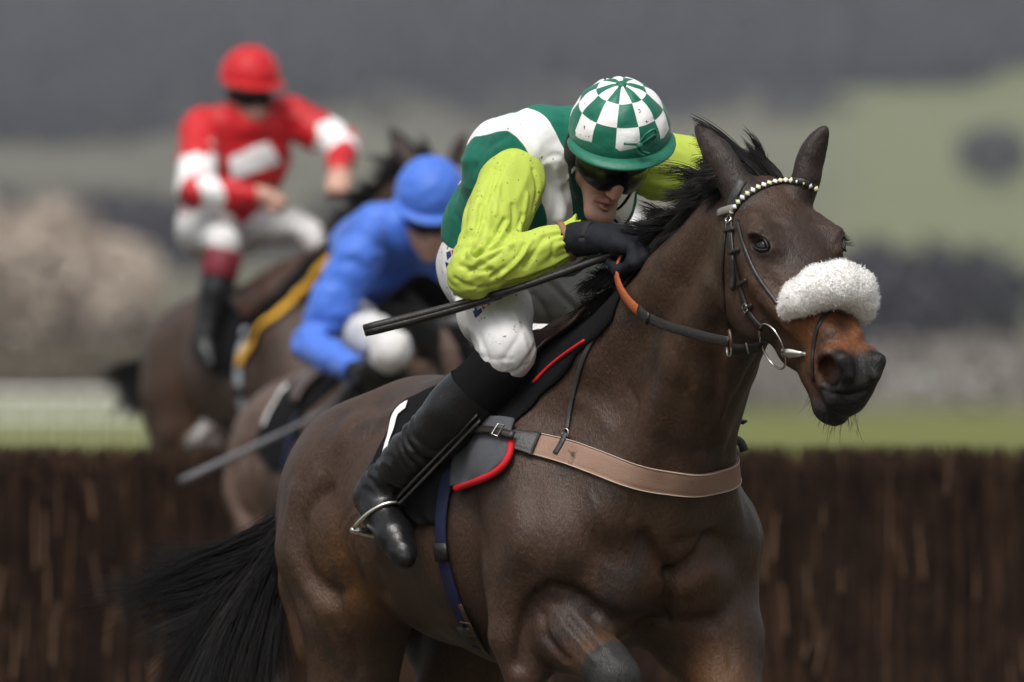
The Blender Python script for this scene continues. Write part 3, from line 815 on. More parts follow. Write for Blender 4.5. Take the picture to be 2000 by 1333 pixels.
for nm, a, fo, sd in (('R', ARM_R, FORE_R, 1.3), ('L', ARM_L, FORE_L, 4.1)):
    _V, _Q = build_sleeve(a, fo, sd)
    SLV[nm] = new_mesh('sleeve', _V, _Q, [M_LIME], jersey)
    SLV[nm + 'b'] = BVHTree.FromPolygons(_V.tolist(), _Q.tolist())
def split_mesh(V, Q, c, keep):
    q = Q[keep]; used = np.unique(q); m = np.full(len(V), -1); m[used] = np.arange(len(used))
    return V[used], m[q], c[used]

# ---- breeches
def build_breeches():
    f = Field.box((-.30, -.40, 1.38), (.50, .40, 1.86), .0045)
    f.tube([TORSO[0] + (-.005, 0, -.01), TORSO[1] + (-.0, 0, 0)], [.112, .105], .03, Yx, [.150, .135])
    f.ell(TORSO[0] + (-.015, -.07, -.015), (.105, .082, .105), .05); f.ell(TORSO[0] + (-.015, .07, -.015), (.105, .082, .105), .05)
    for a in (THIGH_R, THIGH_L): f.tube(a, [.086, .074, .054], .05)
    f.tube([THIGH_R[2], SHIN_R[0] + .10 * (SHIN_R[1] - SHIN_R[0])], [.053, .047], .03)
    f.tube([THIGH_L[2], SHIN_L[0] + .10 * (SHIN_L[1] - SHIN_L[0])], [.053, .047], .03)
    V, Q, L = f.mesh(); V = smooth(V, Q, 2, .5)
    for a, s in ((THIGH_R, .5), (THIGH_L, 2.2)):
        near = seg_dist(V, a) < .12
        V = np.where(near[:, None], wrinkle(V, Q, a, .0018, .07, 2.0, s), V)
    N = vnormals(V, Q); n = vnoise(V + 1.3, 9, 2)
    n2 = vnoise(V * (1.2, 1, .6) + 5.3, 17, 2)
    V = V + N * (.0035 * (1 - np.abs(n) * 2.4) + .0015 * (1 - np.abs(n2) * 2.6))[:, None]
    return apply_relief(smooth(V, Q, 1, .3), Q, CR_BREECH, sm=.12), Q
M_BREECH = mat('white_breeches', (.60, .60, .60), rough=.7, spec=.2, noise=(12, .08), bump=[(24, .22, (1, 1, .7)), (60, .12, (1, 1, 1)), (800, .08, (1, 1, 1))], var=[((.13, .105, .08), 85, .66, .70), ((.50, .48, .44), 7, .55, .75)])
_V, _Q = build_breeches()
breeches = new_mesh('breeches', _V, _Q, [M_BREECH], rider)
BBVH = BVHTree.FromPolygons(_V.tolist(), _Q.tolist())

# ---- boots
def build_boot(shin, foot, s):
    lo = np.minimum(shin.min(0), foot.min(0)) - .12; hi = np.maximum(shin.max(0), foot.max(0)) + .12
    f = Field.box(lo, hi, .0042)
    f.tube(shin[[0, 1, 2, 3]] + 0, [.062, .062, .048, .044], .02)
    calf = .5 * (shin[0] + shin[1]) + (-.018, 0, -.008)
    f.tube([shin[0] + (-.015, 0, -.005), calf, shin[2]], [.040, .046, .036], .05)
    d = foot[3] - foot[0]; d /= np.linalg.norm(d)
    f.tube([shin[3], foot[0], foot[1], foot[2], foot[3], foot[3] + d * .02], [.044, .042, .041, .038, .027, .018], .02)
    f.ell(foot[0] + (-.028, s * .004, -.012), (.036, .030, .034), .03)          # heel
    ax = shin[1] - shin[0]; ax /= np.linalg.norm(ax)
    V, Q, L = f.mesh(); V = smooth(V, Q, 1, .5)
    t = (V - shin[2]) @ ax                                                       # creases round the ankle
    N = vnormals(V, Q); n = vnoise(V, 16, 2)
    am = np.exp(-((t - .0) / .085) ** 2)
    V = V + N * (am * .0065 * (.55 + 1.3 * vnoise(V + 4, 11, 1)) * np.sin(t / .030 * 2 * math.pi + 7.5 * n + 2.0 * np.sin((V[:, 2] + V[:, 1]) * 25)))[:, None]
    V = V + N * (.0016 * vnoise(V, 22, 2))[:, None]
    return V, Q, ax
M_BOOT = mat('boot_leather', (.007, .007, .008), rough=.30, spec=.38, noise=(30, .3), bump=[(45, .20, (1, 1, 1)), (200, .10, (1, 1, 1))], var=[((.06, .048, .036), 40, .70, .82)])
M_CLOTH_BLK = mat('black_fabric', (.006, .006, .007), rough=.9, spec=.12, noise=(300, .4), bump=[(600, .3, (1, 1, 1))])
def slice_mesh(o, co, no, keep_above=True):
    """cut a mesh off cleanly at a plane"""
    bm = bmesh.new(); bm.from_mesh(o.data)
    bmesh.ops.bisect_plane(bm, geom=bm.verts[:] + bm.edges[:] + bm.faces[:], plane_co=Vector(co), plane_no=Vector(no), clear_inner=keep_above, clear_outer=not keep_above)
    bm.to_mesh(o.data); bm.free(); return o
for shin, foot, s in ((SHIN_R, FOOT_R, -1), (SHIN_L, FOOT_L, 1)):
    V, Q, ax = build_boot(shin, foot, s); N = vnormals(V, Q)
    bo = slice_mesh(new_mesh('boot', V, Q, [M_BOOT], rider), shin[0] + ax * .080, ax + np.array([.25, 0, .10]))
    cu = new_mesh('boot_cuff', V - N * .003, Q, [M_CLOTH_BLK], bo)
    slice_mesh(slice_mesh(cu, shin[0] - ax * .05, ax), shin[0] + ax * .14, ax, False)
# ------------------------------------------------------------------ helmet with its silk, goggles, harness
HC0 = H.L(1210, 256, 0.0)
def helm_frame(pitch, roll, c, yaw=0.0):
    p = R(pitch); cy, sy = math.cos(yaw), -math.sin(yaw)
    fw = np.array([math.cos(p) * cy, math.cos(p) * sy, -math.sin(p)]); up = np.array([math.sin(p) * cy, math.sin(p) * sy + roll, math.cos(p)])
    up -= fw * (up @ fw); up /= np.linalg.norm(up); sd = np.cross(up, fw)
    return lambda f, s, u: c + f * fw + s * sd + u * up
hl = helm_frame(31, -.06, HC0, R(21))
M_GREEN = mud(mat('green_silk', (.005, .130, .080), rough=.45, spec=.35, sheen=.1, bump=[(70, .15, (1, 1, 1)), (900, .06, (1, 1, 1))], noise=(25, .08)), thr=.735)
M_WHITE = mud(mat('white_silk', (.78, .78, .78), rough=.5, spec=.3, sheen=.1, bump=[(70, .15, (1, 1, 1)), (900, .06, (1, 1, 1))], noise=(25, .04)), thr=.70)
M_BLACK = mat('black_plastic', (.012, .012, .013), rough=.35, spec=.5)
M_STRAP = mat('harness_webbing', (.012, .012, .013), rough=.7, spec=.3, bump=[(500, .2, (1, 1, 1))])
def build_cap(hl, parent, mA, mB, check=True, r=(.116, .106, .112)):
    nsec, sub, rows = 12, 6, [0, 30, 57, 86]
    nu = nsec * sub; lat = []
    for a, b in zip(rows[:-1], rows[1:]): lat += list(np.linspace(a, b, 7)[:-1])
    lat.append(rows[-1]); V = []; Fc = []; fm = []
    for i, ph in enumerate(lat):
        for j in range(nu):
            th = 2 * math.pi * (j + .5 * sub) / nu
            seam = abs(((j % sub) / sub) * 2 - 1); pr = 1.0
            rowd = min(abs(ph - x) for x in rows)
            puff = .0022 * (1 - seam ** 6) * (min(1, rowd / 4.0)) + .0012 * math.sin(th * 7 + ph * .2)
            k = 1 + puff / .11
            p_ = R(max(ph, .6))
            V.append(hl(r[0] * k * math.sin(p_) * math.cos(th), r[1] * k * math.sin(p_) * math.sin(th), r[2] * k * math.cos(p_)))
    for i in range(len(lat) - 1):
        row = sum(lat[i] >= x - 1e-6 for x in rows) - 1
        for j in range(nu):
            Fc.append((i * nu + j, i * nu + (j + 1) % nu, (i + 1) * nu + (j + 1) % nu, (i + 1) * nu + j)[::-1])
            fm.append((j // sub + row) % 2 if check else 0)
    Fc.append(tuple(range(nu))); fm.append(0)
    o = new_mesh('helmet', V, [f[::-1] for f in Fc], [mA, mB], parent, fmat=fm)
    return o
def build_brim(hl, parent, m, r=(.117, .107, .112)):
    """band round the silk and the stiffened peak"""
    b = MB(); n = 64; V = []
    for ph, k in ((79, 1.003), (81, 1.014), (90, 1.018), (95, 1.0), (97, .95)):
        for j in range(n):
            th = 2 * math.pi * j / n; p_ = R(ph)
            V.append(hl(r[0] * k * math.sin(p_) * math.cos(th), r[1] * k * math.sin(p_) * math.sin(th), r[2] * math.cos(p_)))
    b.add(V, [(i * n + j, i * n + (j + 1) % n, (i + 1) * n + (j + 1) % n, (i + 1) * n + j)[::-1] for i in range(4) for j in range(n)])
    V = []; m_ = 33
    for k, (ext, dz) in enumerate(((0, .0), (.5, .001), (.92, -.003), (1, -.006), (.95, -.009), (.5, -.006), (0, -.004))):
        for j in range(m_):
            th = R(-82 + 164 * j / (m_ - 1)); w = max(0.0, math.cos(th * .98)) ** .6
            e = .033 * ext * w; ph = R(89)
            rad0 = (r[0] * 1.0 * math.sin(ph), r[1] * 1.0 * math.sin(ph))
            V.append(hl((rad0[0] + e) * math.cos(th), (rad0[1] + e * .85) * math.sin(th), -.001 + dz - .16 * e))
    b.add(V, [(k * m_ + j, k * m_ + j + 1, (k + 1) * m_ + j + 1, (k + 1) * m_ + j)[::-1] for k in range(6) for j in range(m_ - 1)])
    return b.build('brim', m, parent)
helmet = build_cap(hl, rider, M_GREEN, M_WHITE)
build_brim(hl, helmet, M_GREEN)
b = MB(); V = [hl(0, 0, .118)]
for k, (rr, z) in enumerate(((.007, .1175), (.0115, .1155), (.0125, .112))):
    for j in range(14): V.append(hl(rr * math.cos(j * math.pi / 7), rr * math.sin(j * math.pi / 7), z))
b.add(V, [(0, 1 + j, 1 + (j + 1) % 14) for j in range(14)] + [(1 + k * 14 + j, 1 + (k + 1) * 14 + j, 1 + (k + 1) * 14 + (j + 1) % 14, 1 + k * 14 + (j + 1) % 14) for k in range(2) for j in range(14)])
b.build('button', M_GREEN, helmet)
# bow of ribbon tied at the front
b = MB(); rng = random.Random(5)
kc = hl(.118, .022, .032)
fx, sx_, ux = hl(1, 0, 0) - HC0, hl(0, 1, 0) - HC0, hl(0, 0, 1) - HC0
def bow(pts, w=.006): b.tube(curve([kc + p[0] * fx + p[1] * sx_ + p[2] * ux for p in pts], 14), w * .5, 6)
bow([(0, 0, 0), (.004, .012, .024), (-.002, .030, .034), (-.006, .036, .022), (.002, .020, .010), (0, 0, 0)], .006)
bow([(0, 0, 0), (.006, .014, .012), (.0, .032, .022), (-.004, .034, .012), (.004, .014, .002), (0, 0, 0)], .006)
bow([(0, 0, 0), (.008, -.016, .006), (.004, -.034, .006)], .006)
bow([(0, 0, 0), (.010, -.002, -.014), (.012, .010, -.022)], .006)
bow([(0, 0, 0), (.006, .004, -.012), (.010, .022, -.018)], .006)
b.tube([kc + .006 * fx - .006 * ux, kc + .008 * fx + .001 * ux, kc + .006 * fx + .007 * ux], [.005, .0075, .005], 8)
b.build('ribbon_bow', M_GREEN, helmet)
# thin elastic over the silk behind the near ear
b = MB(); b.tube(curve([hl(.118 * math.sin(R(p)) * math.cos(R(208)), .110 * math.sin(R(p)) * math.sin(R(208)), .114 * math.cos(R(p))) for p in (30, 50, 70, 96)] , 20), .0018, 5)
b.build('elastic_cord', M_BLACK, helmet)
# goggles
M_LENS = mat('goggle_lens', (.004, .004, .005), rough=.22, spec=.35)
def build_goggles(jh, parent, k=1.0):
    n, V = 31, []
    rings = [(.000, .000), (.010, .006), (.018, .012)]
    prof = [(-.074, .000), (-.076, .013), (-.066, .022), (-.040, .027), (-.010, .026), (.010, .020), (.014, .0)]
    for u, e in prof:
        for j in range(n):
            th = R(-88 + 176 * j / (n - 1)); c_ = max(math.cos(th), 0)
            nose = .022 * math.exp(-(th / R(13)) ** 2) if u < -.03 else 0
            V.append(jh(.010 + (.080 + e * c_ ** .5) * math.cos(th) * 1.0 , (.072 + e * .6) * math.sin(th), (u + nose) * k * (1 - .25 * (1 - c_))))
    m_ = len(prof)
    fc = [(i * n + j, i * n + j + 1, (i + 1) * n + j + 1, (i + 1) * n + j) for i in range(m_ - 1) for j in range(n - 1)]
    return MB().add(V, fc).build('goggles', M_LENS, parent)
gog = build_goggles(jh, rider)
b = MB()
for s in (-1, 1):
    pts = [jh(.012, s * .076, -.022), jh(-.03, s * .085, -.004), jh(-.075, s * .062, .012), jh(-.098, s * .02, .02)]
    q = curve(pts, 10); c0 = jh(-.01, 0, 0); b.strap(q, q - c0, .020, .003, .008)
b.build('strap', M_STRAP, gog)
# the pale brand flash on the lens frame: a thin raised outline
b = MB()
q = [jh(.010 + .1035 * math.cos(R(a)), .087 * math.sin(R(a)), u_) for a, u_ in [(-14, -.014), (-4, -.012), (8, -.012), (18, -.014), (19, -.019), (8, -.018), (-4, -.018), (-14, -.019), (-14, -.014)]]
b.tube(q, .0008, 4); b.build('lens_vent', mat('grey_rim', (.25, .25, .25), rough=.4), gog)
# ear guard and chin harness
M_BRASS = mat('brass', (.75, .62, .28), rough=.25, metal=1.0)
b = MB()
for s in (-1, 1):
    f = Field.box(jh(.01, s * .080, -.05) - .07, jh(.01, s * .080, -.05) + .07, .004)
    f.ell(jh(-.004, s * .080, -.030), (.038, .016, .040), .01, JROT); f.ell(jh(.002, s * .076, -.058), (.026, .014, .026), .02, JROT)
    V, Q, L = f.mesh(); V = smooth(V, Q, 1)
    new_mesh('ear_guard', V, Q, [M_STRAP], helmet)
    q = curve([jh(.005, s * .080, -.060), jh(.030, s * .070, -.100), jh(.058, s * .045, -.138), jh(.066, 0, -.160)], 12)
    b.strap(q, q - jh(.02, 0, -.08), .012, .0025, .002)
    c = jh(.020, s * .082, -.020)
    q = [c + .007 * JF + .009 * JU, c - .007 * JF + .009 * JU, c - .007 * JF - .009 * JU, c + .007 * JF - .009 * JU]
    MB().tube(np.array(q + q[:2]) + s * .016 * JS, .0015, 5).build('buckle', M_BRASS, helmet)
b.build('chin_strap', M_STRAP, helmet)
M_STEEL = mat('steel', (.62, .60, .56), rough=.22, metal=1.0, noise=(60, .2))

# ------------------------------------------------------------------ gloves: palm, four fingers, thumb
M_GLOVE = mat('glove_fabric', (.007, .008, .013), rough=.75, spec=.25, noise=(90, .3), bump=[(60, .25, (1, 1, 1)), (700, .2, (1, 1, 1))])
def build_glove(wrist, knuck, tips, thumb, fore):
    allp = np.vstack([wrist, knuck, tips.reshape(-1, 3), thumb]); f = Field.box(allp.min(0) - .06, allp.max(0) + .06, .0032)
    kc = knuck.mean(0)
    f.tube([fore + .35 * (wrist - fore), wrist, wrist + .35 * (kc - wrist)], [.036, .031, .031], .02)
    for k in knuck: f.tube([wrist + .2 * (k - wrist), wrist + .65 * (k - wrist), k], [.021, .0165, .0135], .016)
    for k, tp in zip(knuck, tips): f.tube(np.vstack([k, tp]), [.0135] + [.0125, .0115, .0100][:len(tp)], .004)
    f.tube(thumb, [.018, .0145, .012, .010][:len(thumb)], .006)
    V, Q, L = f.mesh(); V, Q = largest(V, Q); V = smooth(V, Q, 1, .4)
    N = vnormals(V, Q); V = V + N * (.0018 * (1 - np.abs(vnoise(V, 26, 2)) * 2.4))[:, None]
    return V, Q
WR = H.L(1142, 466, -.140)
KN = Lp((1222, 452, -.060), (1238, 462, -.078), (1244, 474, -.096), (1236, 486, -.112))
TIPS = []
for i, k in enumerate(KN):
    o = [(1250, 480, -.060), (1258, 494, -.080), (1254, 506, -.098), (1240, 514, -.116)][i]
    p = [(1228, 508, -.060), (1228, 520, -.082), (1222, 528, -.102), (1210, 530, -.120)][i]
    q = [(1206, 500, -.066), (1204, 508, -.086), (1200, 512, -.106), (1192, 512, -.122)][i]
    TIPS.append(Lp(o, p, q))
TIPS = np.array(TIPS)
TH = Lp((1160, 466, -.105), (1196, 476, -.060), (1222, 488, -.048), (1240, 502, -.058))
V, Q = build_glove(WR, KN, TIPS, TH, FORE_R[2])
glove = new_mesh('glove', V, Q, [M_GLOVE], rider)
GBVH = BVHTree.FromPolygons(V.tolist(), Q.tolist())
# velcro wrist band of the glove and the gathered cuff of the sleeve
axw = KN.mean(0) - FORE_R[2]; axw /= np.linalg.norm(axw)
def ring(c, ax, r, n=28, el=1.0):
    ax = np.asarray(ax) / np.linalg.norm(ax); u = np.cross(ax, (0, 0, 1.0)); u /= np.linalg.norm(u); w = np.cross(ax, u)
    a = np.linspace(0, 2 * math.pi, n)
    nn_ = np.cos(a)[:, None] * u + np.sin(a)[:, None] * w
    return c + r * nn_, nn_
b = MB(); q, n_ = ring(WR + .012 * axw, axw, .0315); b.strap(q, n_, .026, .004); b.build('wrist_band', M_STRAP, glove)
# frilled cuff
rng = np.random.default_rng(3); V = []; nseg = 72
axc = FORE_R[2] - FORE_R[1]; axc /= np.linalg.norm(axc); uu = np.cross(axc, (0, 0, 1.0)); uu /= np.linalg.norm(uu); ww = np.cross(axc, uu)
for i, (dx, rr, am) in enumerate(((-.012, .040, .001), (.002, .038, .002), (.012, .039, .0035), (.022, .041, .005), (.030, .043, .006), (.028, .040, .006), (.015, .036, .003))):
    for j in range(nseg):
        a = 2 * math.pi * j / nseg; r_ = rr + am * math.sin(a * 13 + 2 * math.sin(a * 3)) + .5 * am * math.sin(a * 29 + i)
        V.append(FORE_R[2] + axc * (dx + .004 * math.sin(a * 7)) + r_ * (math.cos(a) * uu + math.sin(a) * ww))
b = MB().add(V, [(i * nseg + j, i * nseg + (j + 1) % nseg, (i + 1) * nseg + (j + 1) % nseg, (i + 1) * nseg + j) for i in range(6) for j in range(nseg)])
b.build('cuff', M_LIME, SLV['R'])
b = MB(); q, n_ = ring(FORE_R[2] - .006 * axc, axc, .0405); b.strap(q, n_, .013, .0035); b.build('elastic_band', mat('tan_elastic', (.22, .12, .06), rough=.7), SLV['R'])
# the far hand
WL = FORE_L[2]; KL = np.array([WL + (.07, -.03 - .014 * i, .005 - .010 * i) for i in range(4)])
TL = np.array([[k + (.022, -.008, -.022), k + (.004, -.016, -.044), k + (-.02, -.014, -.035)] for k in KL])
V, Q = build_glove(WL, KL, TL, np.array([WL + (.03, -.03, 0), WL + (.06, -.05, .0), WL + (.075, -.06, -.015), WL + (.085, -.06, -.03)]), FORE_L[1] * .3 + WL * .7)
new_mesh('glove', V, Q, [M_GLOVE], rider)
# collar and the white stock under the chin
b = MB(); q, n_ = ring(jh(-.010, 0, -.120), jh(-.010, 0, -.120) - TORSO[3] + .3 * JF, .068, 30); b.strap(q, n_, .035, .004, .0); b.build('stock', M_WHITE, rider)
# ------------------------------------------------------------------ eyes, hair and tack of the leading horse
M_LEATHER = mat('black_leather', (.014, .012, .011), rough=.42, spec=.45, noise=(60, .35), bump=[(150, .15, (1, 1, 1))])
M_LEATHER_GREY = mat('worn_leather', (.035, .034, .034), rough=.5, spec=.4, noise=(60, .3), bump=[(150, .2, (1, 1, 1))])
M_BROWN = mat('brown_leather', (.045, .022, .014), rough=.35, spec=.5, noise=(40, .35), bump=[(90, .15, (1, 1, 1))])
M_RED = mat('red_binding', (.55, .010, .018), rough=.65, spec=.3, bump=[(500, .2, (1, 1, 1))])
M_GREYCLOTH = mat('grey_webbing', (.075, .078, .088), rough=.75, spec=.25, noise=(200, .15), bump=[(700, .3, (1, 1, 1))])
M_NAVY = mat('navy_webbing', (.010, .013, .045), rough=.7, spec=.25, noise=(200, .2), bump=[(600, .3, (1, 1, 1))])
M_HAIR = mat('black_hair', (.007, .006, .006), rough=.5, spec=.22)

# eyes
M_EYE = mat('horse_eye', (.006, .004, .003), rough=.10, spec=.45)
M_LID = mat('eyelid_skin', (.012, .010, .010), rough=.4, spec=.4)
for s in (1, -1):
    m_ = np.array([1, s, 1]); c = (EYE_P - EYE_N * .0175) * m_
    f = Field.box(c - .03, c + .03, .0015); f.ell(c, (.0205, .0205, .0205), .005)
    V, Q, L = f.mesh(); ey = new_mesh('eye', V, Q, [M_EYE], lead)
    b = MB()
    for sg, hh in ((1, .0128), (-1, .0105)):
        arc = [(EYE_P + EYE_W * .0225 * math.cos(t) + EYE_H * sg * hh * math.sin(t) + EYE_N * (.0035 * math.sin(t) - .001)) * m_ for t in np.linspace(0, math.pi, 15)]
        b.tube(arc, np.interp(np.linspace(0, 1, 15), [0, .5, 1], [.0016, .0034 if sg > 0 else .0024, .0016]), 8)
    tag(b.build('eyelid', M_LID, ey), kind='stuff')
    rng = np.random.default_rng(4); pa = []
    for i in range(46):
        t = rng.uniform(.5, 2.7); p0 = EYE_P + EYE_W * .0225 * math.cos(t) + EYE_H * .0135 * math.sin(t) + EYE_N * .003
        d = EYE_N * .017 + EYE_W * .008 * math.cos(t) - EYE_H * .004 + rng.normal(0, .0025, 3)
        pa.append(np.array([p0, p0 + .6 * d, p0 + d + EYE_H * .002]) * m_)
    V, Q = strands(np.array(pa), .0006); tag(new_mesh('eyelashes', V, Q, [M_HAIR], ey), kind='stuff')

# hair -------------------------------------------------------------------------
def clump_hair(roots, dirs, n, length, k=9, spread=.02, curl=.02, clumps=40, seed=0, sag=0.0):
    """roots(t), dirs(t): root point and whole displacement for t in 0..1; hairs gather into locks"""
    rng = np.random.default_rng(seed); ct = np.sort(rng.random(clumps))
    coff = rng.normal(0, 1, (clumps, 3)); clen = rng.uniform(.72, 1.15, clumps); ph = rng.uniform(0, 6.28, (clumps, 3))
    t = rng.random(n); ci = np.abs(t[:, None] - ct[None, :]).argmin(1)
    s = np.linspace(0, 1, k)[None, :, None]
    r0 = roots(t, rng); dr = dirs(ct[ci], rng) * (clen[ci] * rng.uniform(.70, 1.1, n) * length)[:, None]
    tc = (ct[ci] - t)[:, None, None]
    base = r0[:, None, :] + dr[:, None, :] * s
    pull = roots(np.clip(ct[ci], 0, 1), rng) - r0
    base = base + pull[:, None, :] * .75 * s ** 1.3
    base = base + coff[ci][:, None, :] * spread * s ** 1.5
    base = base + curl * (np.sin(s * 4.0 + ph[ci][:, None, :]) - np.sin(ph[ci][:, None, :])) * s
    base = base + rng.normal(0, 1, (n, 1, 3)) * spread * .30 * s ** 1.4
    base[..., 2] -= sag * s[..., 0] ** 2
    return base
_cx = np.linspace(.20, 1.0, 60)
_cz = np.array([HBVH.ray_cast(Vector((x, 0, 3)), Vector((0, 0, -1)))[0][2] for x in _cx])
def crest(t, rng):
    x = .99 - t * .60; y = rng.uniform(-.022, .016, len(t)) * 1.0
    return np.stack([x, y - .006, np.interp(x, _cx, _cz) - .006], 1)
def mane_dir(t, rng):
    d = np.stack([-.085 - .05 * t - .02 * np.sin(t * 9), -.040 - .050 * t + .03 * np.sin(t * 23), .060 - .085 * t + .02 * np.sin(t * 31)], 1)
    return d * (1 - .35 * np.exp(-((t - .40) / .16) ** 2))[:, None] * (1 - .6 * np.clip((t - .6) / .3, 0, 1))[:, None]
pa = clump_hair(crest, mane_dir, 10000, 1.0, 9, .022, .012, 80, 2, .03)
def mane_dir2(t, rng):      # the underlayer that hangs down the near side of the neck
    return np.stack([-.06 + 0 * t, -.085 + 0 * t, -.030 - .05 * t], 1) * (1 - .72 * np.clip(t - .25, 0, 1) / .75)[:, None]
pb = clump_hair(crest, mane_dir2, 6500, .95, 9, .014, .008, 80, 6, .02)
V, Q = strands(np.concatenate([pa, pb]), .00105, .25)
tag(new_mesh('mane', V, Q, [M_HAIR], lead), kind='stuff')
def fl_root(t, rng):
    p = np.array([hd(.000 + .055 * a, -.040 + .085 * b_, -.002) for a, b_ in zip(rng.random(len(t)), t)]); return p
def fl_dir(t, rng): return np.stack([-.060 - .04 * (1 - t), -.035 - .045 * (1 - t), .100 - .05 * np.abs(t - .5)], 1)
pa = clump_hair(fl_root, fl_dir, 4600, 1.0, 9, .014, .010, 34, 9, .038)
V, Q = strands(pa, .0010, .25)
tag(new_mesh('forelock', V, Q, [M_HAIR], lead), kind='stuff')
def dock(t, rng):
    a = curve([(-.74, 0, 1.345), (-.82, 0, 1.29), (-.88, 0, 1.19), (-.885, 0, 1.10)], 40)
    p = a[np.clip((t * 39).astype(int), 0, 39)]; return p + rng.normal(0, .016, p.shape)
TAILPX = [[(640, 840), (585, 930), (530, 1020), (440, 1080), (270, 1130)], [(640, 840), (590, 940), (545, 1040), (450, 1120), (310, 1210)],
          [(640, 840), (590, 940), (540, 1050), (470, 1160), (390, 1270)], [(640, 840), (590, 930), (535, 1045), (470, 1170), (410, 1320)], [(640, 840), (600, 930), (560, 1040), (520, 1170), (500, 1330)]]
TAILC = [curve([H.L(u, v, -.02 - .05 * i) for i, (u, v) in enumerate(p)], 14) for p in TAILPX]
rng = np.random.default_rng(12); pa = []
NL = 70
lock = [(rng.random(), rng.normal(0, 1, 3), rng.uniform(.75, 1.15), rng.integers(0, 5), rng.uniform(0, 6.28)) for _ in range(NL)]
for i in range(7000):
    li = rng.integers(0, NL); tr, off, ln, ix, ph = lock[li]; jx = (ix + 1) % 5 if ix < 4 else 3
    w = .5 + .5 * math.sin(ph); c = TAILC[ix] * (1 - w * .8) + TAILC[jx] * w * .8
    s = np.linspace(0, 1, 14)[:, None]
    r0 = dock(np.array([min(1, max(0, tr + rng.normal(0, .06)))]), rng)[0]
    q = c + (r0 - c[0]) * (1 - s) ** 1.5 + off * .045 * s ** 1.2 + rng.normal(0, 1, 3) * .022 * s ** 1.6
    q = q[0] + (q - q[0]) * (.55 + .5 * ln * rng.uniform(.8, 1.05))
    q = q + .012 * np.sin(s * 6 + ph + off) * s
    pa.append(q)
V, Q = strands(np.array(pa), .0011, .25)
tag(new_mesh('tail', V, Q, [M_HAIR], lead), kind='stuff')
# whiskers under the chin and round the lips
rng = np.random.default_rng(21); pa = []
for i in range(110):
    t = rng.uniform(.49, .60); y = rng.uniform(-.045, .045); p0 = hd(t, y, -.165 + .03 * rng.random())
    d = np.array([-.006, y * .3, -.030]) * rng.uniform(.5, 1.25) + rng.normal(0, .006, 3)
    pa.append([p0, p0 + .5 * d, p0 + d + rng.normal(0, .003, 3)])
V, Q = strands(np.array(pa), .0005); tag(new_mesh('whiskers', V, Q, [M_HAIR], lead), kind='stuff')

# straps -------------------------------------------------------------------------
def lay(px, n=24, off=0.0, sm=3):
    """photo pixels -> points and normals on the horse"""
    pts, nor = [], []
    for u, v in curve(px, n):
        p, m = ray_local(H, HBVH, u, v)
        if p is None: continue
        pts.append(p); nor.append(m)
    pts, nor = np.array(pts), np.array(nor)
    for _ in range(sm):
        nor[1:-1] = (nor[:-2] + nor[1:-1] * 2 + nor[2:]) / 4
        pts[1:-1] = (pts[:-2] + pts[1:-1] * 2 + pts[2:]) / 4
    nor /= np.linalg.norm(nor, axis=1)[:, None]
    return pts + nor * off, nor
def lay_strap(name, px, w, t, m, parent, n=24, off=.001, mirror=False):
    p, q = lay(px, n)
    o = MB().strap(p, q, w, t, off).build(name, m, parent)
    if mirror: MB().strap(mir(p)[::-1], mir(q)[::-1], w, t, off).build(name, m, parent)
    return o
base = (tuple(H.o), H.rz)
bridle = thing('bridle', 'black leather bridle with beaded browband on the leading horse', 'bridle', *base, 'bridles')
bp = [(1432, 415), (1440, 398), (1460, 379), (1490, 364), (1520, 357), (1548, 354), (1572, 357), (1590, 368)]
p, q = lay(bp, 40); bb = MB().strap(p, q, .015, .004, .001).build('browband', M_LEATHER, bridle)
M_PEARL = mat('pearl_bead', (.82, .82, .80), rough=.3, spec=.5); M_CREAM = mat('pale_yellow_bead', (.66, .66, .42), rough=.35, spec=.5)
p, q = lay(bp, 17); T = np.gradient(p, axis=0)
for i in range(len(p)):
    tt = T[i] / np.linalg.norm(T[i]); bt = np.cross(q[i], tt); c = p[i] + q[i] * .0068
    hw, hh = np.linalg.norm(T[i]) * .46, .0074
    V = [c + tt * hw, c + bt * hh, c - tt * hw, c - bt * hh, c + q[i] * .0035] + [c - q[i] * .003 + d for d in (tt * hw, bt * hh, -tt * hw, -bt * hh)]
    MB().add(V, [(0, 1, 4), (1, 2, 4), (2, 3, 4), (3, 0, 4), (0, 5, 6, 1), (1, 6, 7, 2), (2, 7, 8, 3), (3, 8, 5, 0)]).build('bead', M_PEARL if i % 2 else M_CREAM, bb)
lay_strap('headpiece', [(1450, 352), (1436, 380), (1428, 402), (1426, 424)], .020, .004, M_LEATHER_GREY, bridle, 12)
p, q = lay([(1408, 418), (1420, 412), (1436, 408)], 8); MB().strap(p, q, .016, .004, .006).build('keeper_loop', mat('pale_leather', (.22, .20, .19), rough=.5), bridle)
cheek = lay_strap('cheekpiece', [(1428, 424), (1428, 465), (1437, 520), (1453, 585), (1472, 625), (1490, 642)], .016, .0045, M_LEATHER, bridle, 28)
lay_strap('strap_end', [(1436, 500), (1438, 540), (1434, 565)], .013, .003, M_LEATHER_GREY, bridle, 10, .006)
for px_ in ([(1420, 452), (1438, 449)], [(1430, 494), (1448, 489)], [(1446, 556), (1462, 548)], [(1456, 606), (1474, 596)]):
    p, q = lay([px_[0], ((px_[0][0] + px_[1][0]) / 2, (px_[0][1] + px_[1][1]) / 2), px_[1]], 6); MB().strap(p, q, .009, .004, .005).build('keeper', M_LEATHER, cheek)
